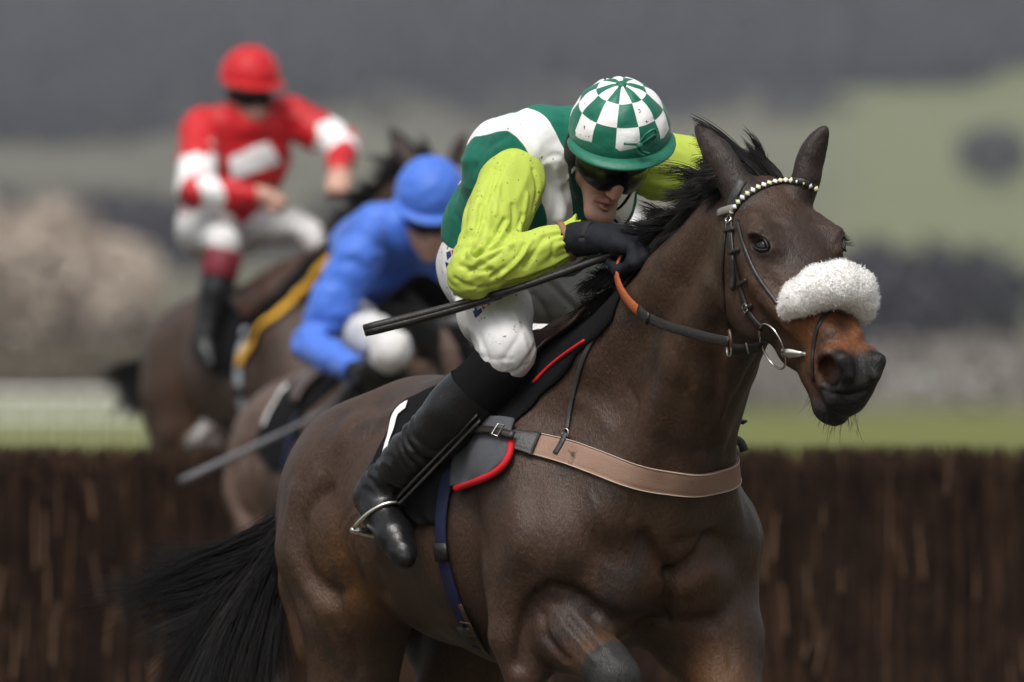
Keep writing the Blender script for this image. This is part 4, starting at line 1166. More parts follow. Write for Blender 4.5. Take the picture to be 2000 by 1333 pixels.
def buckle(px, size, parent, m=M_STEEL, th=.0017):
    p, q = lay([px, (px[0] + 2, px[1] + 6)], 2, .008, 0)
    n_ = q[0]; t_ = p[1] - p[0]; t_ -= n_ * (t_ @ n_); t_ /= np.linalg.norm(t_); s_ = np.cross(n_, t_)
    c = [p[0] + t_ * a * size + s_ * b_ * size * .85 for a, b_ in ((1, 1), (1, -1), (-1, -1), (-1, 1))]
    return MB().tube(np.array(c + c[:2]), th, 6).build('buckle', m, parent)
buckle((1428, 432), .008, cheek); buckle((1461, 602), .008, cheek)
lay_strap('throat_lash', [(1421, 430), (1414, 500), (1413, 560), (1420, 620), (1428, 655)], .0085, .004, M_LEATHER, bridle, 24)
lay_strap('noseband_strap', [(1441, 432), (1452, 475), (1474, 530), (1502, 572), (1522, 598)], .0085, .004, M_LEATHER, bridle, 24)
# the lower noseband passes in front of the nostrils
p, q = lay([(1622, 604), (1603, 628), (1592, 662), (1588, 705), (1590, 745)], 24)
MB().strap(p, q, .010, .0035, .001).build('lower_noseband', M_LEATHER, bridle)
# bit ring, mouthpiece end and curb
rc = H.L(1509, 677, -.070); b = MB()
b.tube([rc + .0465 * np.array([math.cos(a), 0, math.sin(a)]) + (0, -.020 * math.sin(a) - .004 * math.cos(a), 0) for a in np.linspace(0, 2 * math.pi, 40)], .0024, 7, False)
bring = b.build('bit_ring', M_STEEL, bridle)
p0, p1 = H.L(1531, 688, -.064), H.L(1577, 692, -.040)
MB().tube(np.array([p0 - .004 * (p1 - p0), p0, .3 * p1 + .7 * p0, .7 * p1 + .3 * p0, p1]), [.006, .0118, .0115, .008, .003], 14).build('bit_cheek', M_STEEL, bring)
MB().tube(curve([H.L(1566, 690, -.048), H.L(1590, 697, -.028), H.L(1600, 700, 0)], 6), .006, 8).build('mouthpiece', M_STEEL, bring)
for s in (1,):   # far side ring
    MB().tube([mir(rc) + .0465 * np.array([math.cos(a), 0, math.sin(a)]) for a in np.linspace(0, 2 * math.pi, 40)], .0024, 7, False).build('bit_ring', M_STEEL, bridle)

# sheepskin ------------------------------------------------------------------------
SK = Lp((1538, 606, -.086), (1562, 582, -.078), (1600, 562, -.050), (1640, 554, -.004), (1668, 566, .034), (1682, 592, .058), (1688, 612, .070))
def build_sheepskin():
    f = Field.box(SK.min(0) - .07, SK.max(0) + .07, .0036)
    f.tube(SK, [.020, .033, .040, .043, .040, .030, .019], .02)
    V, Q, L = f.mesh(); V = smooth(V, Q, 2); N = vnormals(V, Q)
    V = V + N * (.0030 * vnoise(V, 40, 3))[:, None]
    return V, Q
V, Q = build_sheepskin(); N = vnormals(V, Q)
M_FLEECE = mud(mat('sheepskin', (.90, .89, .86), rough=.95, spec=.1, sheen=.4, noise=(60, .08), bump=[(160, .5, (1, 1, 1))]), 170, .70, (.06, .05, .04))
fleece = new_mesh('sheepskin_noseband', V, Q, [M_FLEECE])
fleece.location, fleece.rotation_euler = tuple(H.o), (0, 0, H.rz)
tag(fleece, 'thick white fleece noseband across the leading horse nose', 'noseband')
M_WOOL = mat('wool_tips', (.97, .96, .94), rough=1.0, spec=.02)
rng = np.random.default_rng(8); ix = rng.integers(0, len(V), 12000); p0 = V[ix] + rng.normal(0, .0018, (len(ix), 3)); n0 = N[ix]
ln = rng.uniform(.0005, .0030, len(ix))[:, None]; j1 = rng.normal(0, .0013, (len(ix), 3)); j2 = rng.normal(0, .0020, (len(ix), 3))
pa = np.stack([p0 - n0 * .001, p0 + n0 * ln * .55 + j1, p0 + n0 * ln + j2], 1)
V2, Q2 = strands(pa, .00042, .6)
tag(new_mesh('wool', V2, Q2, [M_WOOL], fleece), kind='stuff')

# reins ----------------------------------------------------------------------------
reins = thing('reins', 'black leather reins with orange rubber grip held in black glove', 'reins', *base)
M_RUBBER = mat('orange_rubber', (.33, .085, .025), rough=.55, spec=.35, noise=(40, .15), bump=[(250, .4, (1, 1, 1))])
def free_strap(name, pts, w, t, m, parent, nrm=(-.35, -.93, .1), n=22):
    q = curve(pts, n); nn_ = np.broadcast_to(np.asarray(nrm, float), q.shape)
    return MB().strap(q, nn_, w, t).build(name, m, parent)
rp = Lp((1424, 668, -.150), (1385, 660, -.160), (1340, 648, -.165), (1295, 634, -.160), (1262, 618, -.150))
free_strap('rein', rp, .021, .004, M_LEATHER, reins)
free_strap('keeper', Lp((1268, 624, -.156), (1257, 614, -.150), (1250, 606, -.148)), .026, .006, M_LEATHER, reins, n=6)
gp = Lp((1262, 617, -.150), (1240, 600, -.145), (1220, 576, -.138), (1208, 548, -.130), (1206, 522, -.122), (1214, 502, -.110))
free_strap('rubber_grip', gp, [.022] * 22, .0055, M_RUBBER, reins)
free_strap('rubber_grip', mir(gp), .022, .0055, M_RUBBER, reins)
free_strap('rein', mir(np.vstack([rp, Lp((1490, 685, -.07))[::-1]])) if False else mir(rp), .021, .004, M_LEATHER, reins)
b = MB(); c = H.L(1424, 680, -.150)
b.tube([c + .018 * np.array([math.cos(a), 0, math.sin(a)]) + (0, -.006 * math.cos(a), 0) for a in np.linspace(0, 6.2832, 24)], .0022, 6, False); b.build('ring', M_STEEL, reins)
free_strap('stop', Lp((1427, 646, -.152), (1430, 664, -.154), (1432, 684, -.150)), .010, .006, M_BROWN, reins, n=8)
free_strap('rein', Lp((1430, 682, -.145), (1455, 683, -.115), (1488, 678, -.072)), .022, .005, M_LEATHER, reins, n=12)
free_strap('keeper', Lp((1459, 671, -.116), (1461, 682, -.116), (1465, 694, -.112)), .006, .004, M_LEATHER_GREY, reins, n=6)

# breast girth -----------------------------------------------------------------------
breast = thing('breast_girth', 'tan elastic breast girth across the leading horse chest', 'breast girth', *base)
M_TAN = mat('tan_elastic_web', (.270, .170, .125), rough=.75, spec=.25, noise=(14, .14), bump=[(500, .3, (1, 1, 1))], var=[((.06, .045, .035), 34, .66, .74)])
M_EDGE = mat('pale_stitching', (.46, .36, .30), rough=.8)
gx = [(1030, 866), (1090, 878), (1150, 898), (1210, 921), (1270, 938), (1330, 945), (1385, 936), (1420, 916), (1436, 893)]
p, q = lay(gx, 60, 0, 30)
k = p[:, 1] < -.012; p, q = p[k], q[k]
p = np.vstack([p, mir(p)[::-1]]); q = np.vstack([q, mir(q)[::-1]])
for _ in range(8):
    p[1:-1] = (p[:-2] + 2 * p[1:-1] + p[2:]) / 4; q[1:-1] = (q[:-2] + 2 * q[1:-1] + q[2:]) / 4
p = curve(p[::2], 70); q = curve(q[::2], 70); q /= np.linalg.norm(q, axis=1)[:, None]
bm_ = MB(); e0, e1 = bm_.hug(HBVH, p, .051, .004, .005); band = bm_.build('band', M_TAN, breast)
for e in (e0, e1): MB().tube(e, .0012, 5).build('edge_stitching', M_EDGE, band)
p, q = lay([(1000, 862), (1025, 866), (1050, 872)], 10); b = MB(); b.hug(HBVH, p, np.linspace(.044, .056, 10), .006, .011); b.build('leather_end', M_LEATHER_GREY, breast)
p, q = lay([(938, 848), (975, 856), (1012, 866)], 14); MB().strap(p, q, .017, .005, .030).build('strap', M_LEATHER, breast)
p_, q_ = p, q; b = MB()
c0 = p[9] + q[9] * .038; t_ = T_ = (p[10] - p[8]); t_ = t_ / np.linalg.norm(t_); s_ = np.cross(q[9], t_)
b.tube(np.array([c0 + t_ * a * .009 + s_ * d * .014 for a, d in ((1, 1), (1, -1), (-1, -1), (-1, 1), (1, 1), (1, -1))]), .0018, 6); b.build('buckle', M_STEEL, breast)
# neck strap up over the withers
p, q = lay([(1108, 842), (1114, 800), (1128, 740), (1150, 680), (1188, 622)], 30, 0, 6)
top = np.array([(.40, -.03, np.interp(.40, _cx, _cz) + .004), (.39, .03, np.interp(.39, _cx, _cz) + .004)])
MB().strap(p, q, .012, .004, .002).build('neck_strap', M_LEATHER_GREY, breast)
MB().strap(mir(p), mir(q), .012, .004, .002).build('neck_strap', M_LEATHER_GREY, breast)
p, q = lay([(1110, 850), (1100, 872), (1088, 890)], 10); MB().strap(p, q, .013, .004, .009).build('loop', M_LEATHER_GREY, breast)
c = p[0] + q[0] * .012
MB().tube([c + .009 * (math.cos(a) * np.cross(q[0], (0, 0, 1.0)) + math.sin(a) * np.array([0, 0, 1.0])) for a in np.linspace(0, 6.2832, 18)], .0017, 6, False).build('ring', M_STEEL, breast)
# loose strap ends showing past the far shoulder
free_strap('strap_end', np.array([H.L(1405, 820, .17), H.L(1438, 824, .17), H.L(1456, 827, .17)]), .012, .005, M_LEATHER, breast, (.3, -.5, .8), 8)
free_strap('strap_end', np.array([H.L(1400, 850, .18), H.L(1430, 856, .19), H.L(1448, 866, .20), H.L(1454, 882, .20)]), .018, .005, M_LEATHER_GREY, breast, (.3, -.6, .6), 10)

# saddle cloths, saddle, girth ---------------------------------------------------------
def conv(px):
    out = []
    for u, v in px:
        h = ray_local(H, HBVH, u, v)[0]; out.append((math.degrees(math.atan2(abs(h[1]), h[2] - 1.2)), h[0]))
    out = np.array(sorted(out)); return out
def skin(a, ph):
    """point and normal of the horse at station a, angle ph from the top (right side +)"""
    d = np.array([0, -math.sin(R(ph)), math.cos(R(ph))]); o = np.array([a, 0, 1.2]) + d * 1.0
    h = HBVH.ray_cast(Vector(o), Vector(-d)); return np.array(h[0]), np.array(h[1])
def drape(name, rear, front, m, parent, off, th, ph0, ph1, nph=40, na=34, both=True, ripple=0.0):
    objs = []
    for sd in ((1, -1) if both else (1,)):
        G = []; ang = np.linspace(ph0, ph1, nph)
        for ph in ang:
            a0 = np.interp(ph, rear[:, 0], rear[:, 1]); a1 = np.interp(ph, front[:, 0], front[:, 1])
            for a in np.linspace(a0, a1, na):
                p, n_ = skin(a, ph); G.append(np.r_[p, n_])
        G = np.array(G).reshape(nph, na, 6)
        for _ in range(4):
            G[1:-1, 1:-1] = (G[:-2, 1:-1] + G[2:, 1:-1] + G[1:-1, :-2] + G[1:-1, 2:] + 2 * G[1:-1, 1:-1]) / 6
        p = G[..., :3]; n_ = G[..., 3:] / np.linalg.norm(G[..., 3:], axis=2, keepdims=True)
        rp_ = ripple * np.sin(np.arange(na) * .55)[None, :, None] * np.linspace(0, 1, nph)[:, None, None]
        inn, out = p + n_ * (off + rp_), p + n_ * (off + th + rp_)
        V = np.concatenate([inn.reshape(-1, 3), out.reshape(-1, 3)]); N_ = nph * na
        if sd < 0: V = mir(V)
        fc = []
        for i in range(nph - 1):
            for j in range(na - 1):
                k_ = i * na + j; fc += [(k_, k_ + 1, k_ + na + 1, k_ + na), (N_ + k_, N_ + k_ + na, N_ + k_ + na + 1, N_ + k_ + 1)]
        edge = [j for j in range(na)] + [i * na + na - 1 for i in range(1, nph)] + [(nph - 1) * na + j for j in range(na - 2, -1, -1)] + [i * na for i in range(nph - 2, 0, -1)]
        fc += [(a, N_ + a, N_ + b_, b_) for a, b_ in zip(edge, edge[1:] + edge[:1])]
        if sd < 0: fc = [f_[::-1] for f_ in fc]
        objs.append((new_mesh(name, V, fc, [m], parent), out if sd > 0 else mir(out)))
    return objs
cloth = thing('saddle_cloth', 'black saddle cloth with white number stripe on the leading horse', 'saddle cloth', *base, 'saddle cloths')
rear = conv([(880, 752), (800, 785), (768, 815), (757, 860), (735, 905), (712, 945), (760, 1000), (810, 1030)])
front = conv([(1205, 618), (1130, 690), (1060, 770), (1022, 812), (985, 850), (930, 900), (885, 960), (868, 1010)])
drape('cloth', rear, front, M_CLOTH_BLK, cloth, .004, .006, 0, 97, both=True, ripple=.004)
p, q = lay([(803, 800), (785, 812), (774, 850), (766, 872), (757, 908)], 20)
wds = np.interp(np.linspace(0, 1, len(p)), [0, .25, .5, .62, 1], [.028, .026, .017, .012, .013])
MB().strap(p, q, wds, .0015, .0165).build('number_stripe', mat('white_print', (.78, .78, .78), rough=.7), cloth)
pad = thing('weight_pad', 'grey saddle pad edged with red binding under the jockey knee', 'saddle pad', *base)
prear = conv([(960, 800), (905, 850), (895, 900), (890, 950)])
pfront = conv([(1010, 830), (1004, 850), (1003, 880), (994, 905), (965, 932), (905, 954)])
o = drape('pad', prear, pfront, M_GREYCLOTH, pad, .012, .008, pfront[:, 0].min(), pfront[:, 0].max() - .3, 26, 20)
for ob, out in o:
    sg = 1 if out[3, 3, 1] < 0 else -1
    e, en = lay([(1004, 868), (1003, 888), (994, 910), (972, 929), (940, 941), (900, 957)], 30, .016, 6); e = e * (1, sg, 1)
    if sg > 0: MB().tube(e, .0078, 9).build('binding', M_RED, pad)
for sd in (1, -1):   # red piping along the top of the pad
    p, q = lay([(1150, 668), (1112, 696), (1080, 722), (1050, 752)], 16); 
    if sd < 0: p, q = mir(p), mir(q)
    MB().tube(p + q * .013, .0035, 6).build('piping', M_RED, pad)
saddle = thing('racing_saddle', 'small dark racing saddle beneath the jockey in lime sleeves', 'saddle', *base, 'racing saddles')
sfront = conv([(1130, 650), (1085, 680), (1040, 724), (990, 780), (945, 822), (912, 846)])
srear = conv([(900, 745), (850, 790), (860, 820), (880, 840)])
o = drape('flap', srear, sfront, M_BROWN, saddle, .020, .007, 4, sfront[:, 0].max(), 24, 20)
for ob, out in o: MB().tube(curve(out[:, -1], 30), .006, 8).build('flap_edge', M_BROWN, saddle)
f = Field.box((-.28, -.22, 1.36), (.50, .22, 1.72), .006)
f.tube([(.02, 0, 1.500), (.10, 0, 1.515), (.20, 0, 1.545), (.29, 0, 1.570)], [.040, .036, .034, .030], .03, Yx, [.13, .12, .10, .075])
V, Q, L = f.mesh(); new_mesh('seat', smooth(V, Q, 2), Q, [M_BROWN], saddle)
girth = thing('girth', 'navy webbing girth buckled round the leading horse barrel', 'girth', *base, 'girths')
gl = [(893, 880), (876, 950), (866, 1010), (868, 1070), (880, 1130), (900, 1190), (930, 1245), (962, 1290), (992, 1325)]
def girdle(px, n):
    """run the strap down the barrel, then under it"""
    pts = []; a_ = []
    for u, v in curve(px, n):
        best = None
        p, m_ = ray_local(H, HBVH, u, v)
        pts.append(p)
    return np.array(pts)
pp = girdle(gl, 30); ph = np.degrees(np.arctan2(-pp[:, 1], pp[:, 2] - 1.2)); aa = np.minimum(pp[:, 0], .215)
und = [skin(a, t) for a, t in zip(np.r_[aa, np.full(10, aa[-1])], np.r_[ph, np.linspace(ph[-1], 180, 11)[1:]])]
p = np.array([x[0] for x in und]); q = np.array([x[1] for x in und])
for _ in range(6): p[1:-1] = (p[:-2] + 2 * p[1:-1] + p[2:]) / 4; q[1:-1] = (q[:-2] + 2 * q[1:-1] + q[2:]) / 4
wd = np.interp(np.arange(len(p)), [0, 5, 9, 40], [.040, .034, .032, .036])
MB().strap(p, q, wd, .005, .008).build('strap', M_NAVY, girth); MB().strap(mir(p)[::-1], mir(q)[::-1], wd[::-1], .005, .008).build('strap', M_NAVY, girth)
for k, hw in ((12, .020), (22, .022)):
    MB().strap(p[k - 1:k + 2], q[k - 1:k + 2], hw * 2, .006, .013).build('keeper', M_LEATHER, girth)
k = 21; t_ = p[k + 1] - p[k]; t_ /= np.linalg.norm(t_); s_ = np.cross(q[k], t_); c = p[k] + q[k] * .018 + s_ * .012
MB().tube(np.array([c + t_ * a + s_ * d for a, d in ((.02, .012), (.02, -.012), (-.02, -.012), (-.02, .012), (.02, .012), (.02, -.012))]), .0028, 7).build('buckle', M_BROWN, girth)
e0 = p[19] + q[19] * .016 + s_ * .02; 
free_strap('strap_end', np.array([p[i] + q[i] * .016 + np.cross(q[i], (p[i + 1] - p[i]) / np.linalg.norm(p[i + 1] - p[i])) * (.020) for i in range(18, 29)]), .010, .003, M_BROWN, girth, tuple(q[22]), 14)

# stirrup, leather, whip ------------------------------------------------------------------
def stirrup(sd):
    t = thing('stirrup', 'steel stirrup iron round the toe of the near black boot' if sd < 0 else 'steel stirrup iron on the far side hidden by the leading horse', 'stirrup', *base)
    fx_ = (lambda a: a) if sd < 0 else mir
    fd = FOOT_R[3] - FOOT_R[0]; fd /= np.linalg.norm(fd)
    c = FOOT_R[1] + .25 * (FOOT_R[2] - FOOT_R[1])
    wv = np.array([0, 1.0, 0]) - fd * fd[1]; wv /= np.linalg.norm(wv); uv = np.cross(fd, wv); uv = uv if uv[2] > 0 else -uv
    uv2 = uv * .8 + np.array([.55, .15, .45]); uv2 /= np.linalg.norm(uv2)
    arch = [c + wv * .060 * math.cos(a) + uv2 * (.088 * math.sin(a)) - uv * .036 for a in np.linspace(0, math.pi, 21)]
    MB().tube(fx_(np.array(arch)), .0048, 9).build('arch', M_STEEL, t)
    tread = [c - wv * .066 - uv * .040, c - uv * .046, c + wv * .066 - uv * .040]
    MB().tube(fx_(curve(tread, 9)), [.006, .009, .011, .012, .012, .012, .011, .009, .006], 9).build('tread', M_STEEL, t)
    topp = np.array(arch[10])
    for o_ in (-.005, .007):
        q = curve([topp + (0, 0, .002), .5 * topp + .5 * H.L(905, 855, -.33) + (0, -.006, 0), H.L(935, 815, -.30)], 14) + np.array([o_, 0, -o_])
        MB().strap(fx_(q), np.broadcast_to(fx_(np.array([-.4, -.9, .1])), q.shape), .010, .003).build('stirrup_leather', M_LEATHER, t)
    return t
stirrup(-1)
whip_t = thing('whip', 'black padded whip held under the forearm in lime sleeve', 'whip', *base)
w0, w1 = H.L(1225, 486, -.085), H.L(712, 646, -.50)
wd_ = (w1 - w0) / np.linalg.norm(w1 - w0); L_ = np.linalg.norm(w1 - w0)
q = [w0 + wd_ * L_ * t + np.array([0, 0, -.012 * math.sin(math.pi * t)]) for t in np.linspace(0, 1, 26)]
rr = np.interp(np.linspace(0, 1, 26), [0, .08, .12, .45, .5, .97, 1], [.011, .011, .0085, .008, .0105, .0135, .012])
WQ = np.array(q)
b = MB().tube(WQ[:14], rr[:14], 10); b.build('shaft', M_LEATHER, whip_t)
flat = np.cross(wd_, (0, 0, 1.0)); flat /= np.linalg.norm(flat)
upv = np.cross(flat, wd_)
for sgn in (-1, 1): MB().tube(WQ[12:] + upv * sgn * .0042, rr[12:] * .74, 9).build('pad', M_LEATHER, whip_t)
# small logo patches printed on the breeches --------------------------------------------------
M_NAVYP = mat('navy_print', (.012, .018, .11), rough=.7); M_REDP = mat('red_print', (.40, .012, .02), rough=.7)
def patch(px, m, bvh=BBVH, parent=breeches, th=.0012, off=.0012, name='printed_logo'):
    V = [];
    for u, v in px:
        h = ray_local(H, bvh, u, v)
        if h[0] is None: return
        V.append(h[0] + h[1] * off)
    n_ = len(V); c = np.mean(V, 0); V = V + [v - (v - c) * 0 - ray_local(H, bvh, *px[i])[1] * th for i, v in enumerate(V)]
    MB().add(V, [tuple(range(n_)), tuple(range(2 * n_ - 1, n_ - 1, -1))] + [(i, n_ + i, n_ + (i + 1) % n_, (i + 1) % n_) for i in range(n_)]).build(name, m, parent, False)
patch([(920, 597), (930, 600), (937, 616), (928, 620)], M_NAVYP); patch([(940, 594), (955, 588), (957, 594), (944, 606)], M_REDP); patch([(927, 612), (940, 602), (942, 610), (930, 622)], M_NAVYP)
patch([(872, 494), (880, 490), (882, 500), (874, 508)], M_NAVYP); patch([(882, 489), (890, 487), (890, 495), (884, 498)], M_REDP); patch([(870, 512), (876, 514), (877, 524), (872, 522)], M_NAVYP)
patch([(1177, 430), (1206, 419), (1214, 431), (1186, 443)], mat('white_stock', (.75, .75, .75), rough=.7), JBVH, jersey, .002, .004, 'collar')
patch([(1184, 433), (1190, 430), (1196, 436), (1190, 439)], M_REDP, JBVH, jersey, .002, .0055); patch([(1196, 428), (1201, 426), (1207, 432), (1202, 434)], M_NAVYP, JBVH, jersey, .002, .0055)
for i in range(6):
    y0 = 528 + i * 9; x0 = 874 + i * 2.2
    patch([(x0, y0), (x0 + 9, y0 + 1 + (i % 2) * 2), (x0 + 9, y0 + 4 + (i % 2) * 2), (x0 + 1, y0 + 3)], M_NAVYP)
# ------------------------------------------------------------------ the other runners
def copy_tree(o, parent=None):
    c = o.copy(); COL.objects.link(c)
    if parent is not None: c.parent = parent
    for ch in list(o.children): copy_tree(ch, c)
    return c
def place(o, fr, label=None, group=None):
    o.location = tuple(fr.o); o.rotation_euler = (0, 0, fr.rz)
    if label: o['label'] = label
    if group: o['group'] = group
    return o
RF = Frame(-.794, 40.2, 31.0, .47)           # rising over the fence
BF = Frame(-.455, 35.0, 17.0, .13)           # just landed
WF = Frame(.36, 46.0, 12.0, .10)             # hidden almost wholly behind the leader
def recol(o, m, names):
    for ch in o.children:
        if ch.name.split('.')[0] in names:
            ch.data = ch.data.copy(); ch.data.materials[0] = m
def coat(name, tint, val):
    """the same bay coat, another shade"""
    m = M_COAT.copy(); m.name = name; n = m.node_tree.nodes; l = m.node_tree.links; b = n['Principled BSDF']
    src = b.inputs['Base Color'].links[0].from_socket; mx = n.new('ShaderNodeMix'); mx.data_type = 'RGBA'; mx.inputs['Factor'].default_value = val
    l.new(src, mx.inputs['A']); mx.inputs['B'].default_value = (*tint, 1); l.new(mx.outputs['Result'], b.inputs['Base Color'])
    return m
def stretch_neck(o, ang):
    """lower and lengthen the neck and head of a copied horse or bridle"""
    for c in [o] + list(o.children_recursive):
        if c.type != 'MESH': continue
        me = c.data = c.data.copy(); V = np.empty(len(me.vertices) * 3, np.float32); me.vertices.foreach_get('co', V); V = V.reshape(-1, 3)
        w = np.clip((V[:, 0] - .34 + .25 * (V[:, 2] - 1.35)) / .42, 0, 1); w = w * w * (3 - 2 * w) * (V[:, 2] > .9) * np.clip((V[:, 2] - 1.1) / .2, 0, 1)
        a = -R(ang) * w; px, pz = V[:, 0] - .45, V[:, 2] - 1.35
        V[:, 0] = .45 + px * np.cos(a) - pz * np.sin(a); V[:, 2] = 1.35 + px * np.sin(a) + pz * np.cos(a)
        me.vertices.foreach_set('co', V.ravel()); me.update()
# the horse under the red jockey has its own, tucked-up pose
JV, JQ, JLb = build_lead_horse(True)
JCc = coat_colour(JV, JLb)
fd = np.linalg.norm(JV - np.array([-0.169, -.235, 0.948]), axis=1); JCc[(fd < .095) & (JLb == 3)] = (.62, .60, .58)
red_h = thing('racehorse', 'brown racehorse with one white sock leaping the brush fence at left', 'horse', tuple(RF.o), RF.rz, 'racehorses in the field')
def short_tail(h, s):
    for c in h.children:
        if c.name.split('.')[0] == 'tail': c.scale = (s, s, s); c.location = tuple(np.array([-.80, 0, 1.36]) * (1 - s))
new_mesh('body', JV, JQ, [coat('brown_coat', (.062, .042, .034), .45)], red_h, JCc)
for ch in lead.children:
    if ch.name.split('.')[0] != 'body': copy_tree(ch, red_h)
short_tail(red_h, .55)
blue_h = place(copy_tree(lead), BF, 'lighter brown racehorse half hidden behind the leading horse rump')
stretch_neck(blue_h, 38); short_tail(blue_h, .5)
recol(blue_h, coat('light_brown_coat', (.125, .085, .068), .75), ('body',))
white_h = place(copy_tree(lead), WF, 'racehorse at the back, hidden behind the leading horse neck')
stretch_neck(white_h, 38)
for fr, who in ((RF, 'horse under the red capped jockey'), (BF, 'horse under the blue jockey')):
    br = place(copy_tree(bridle), fr, 'black leather bridle on the ' + who)
    if fr is not RF: stretch_neck(br, 38)
    place(copy_tree(saddle), fr, 'small racing saddle on the ' + who)
    g = place(copy_tree(girth), fr, 'girth strap round the ' + who)
    c = place(copy_tree(cloth), fr, 'black saddle cloth on the ' + who)
    if fr is RF:
        M_YEL = mat('yellow_binding', (.62, .33, .02), rough=.7)
        fr_e = [skin(np.interp(ph_, front[:, 0], front[:, 1]) + .0, ph_) for ph_ in np.linspace(22, 92, 26)]
        pe = np.array([x[0] + x[1] * .012 for x in fr_e]); ne = np.array([x[1] for x in fr_e])
        MB().strap(pe, ne, .030, .006, .001).build('yellow_binding', M_YEL, c)
        c['label'] = 'black saddle cloth with broad yellow edge on the leaping horse'
        recol(g, mat('pale_girth', (.30, .34, .38), rough=.7), ('strap',))

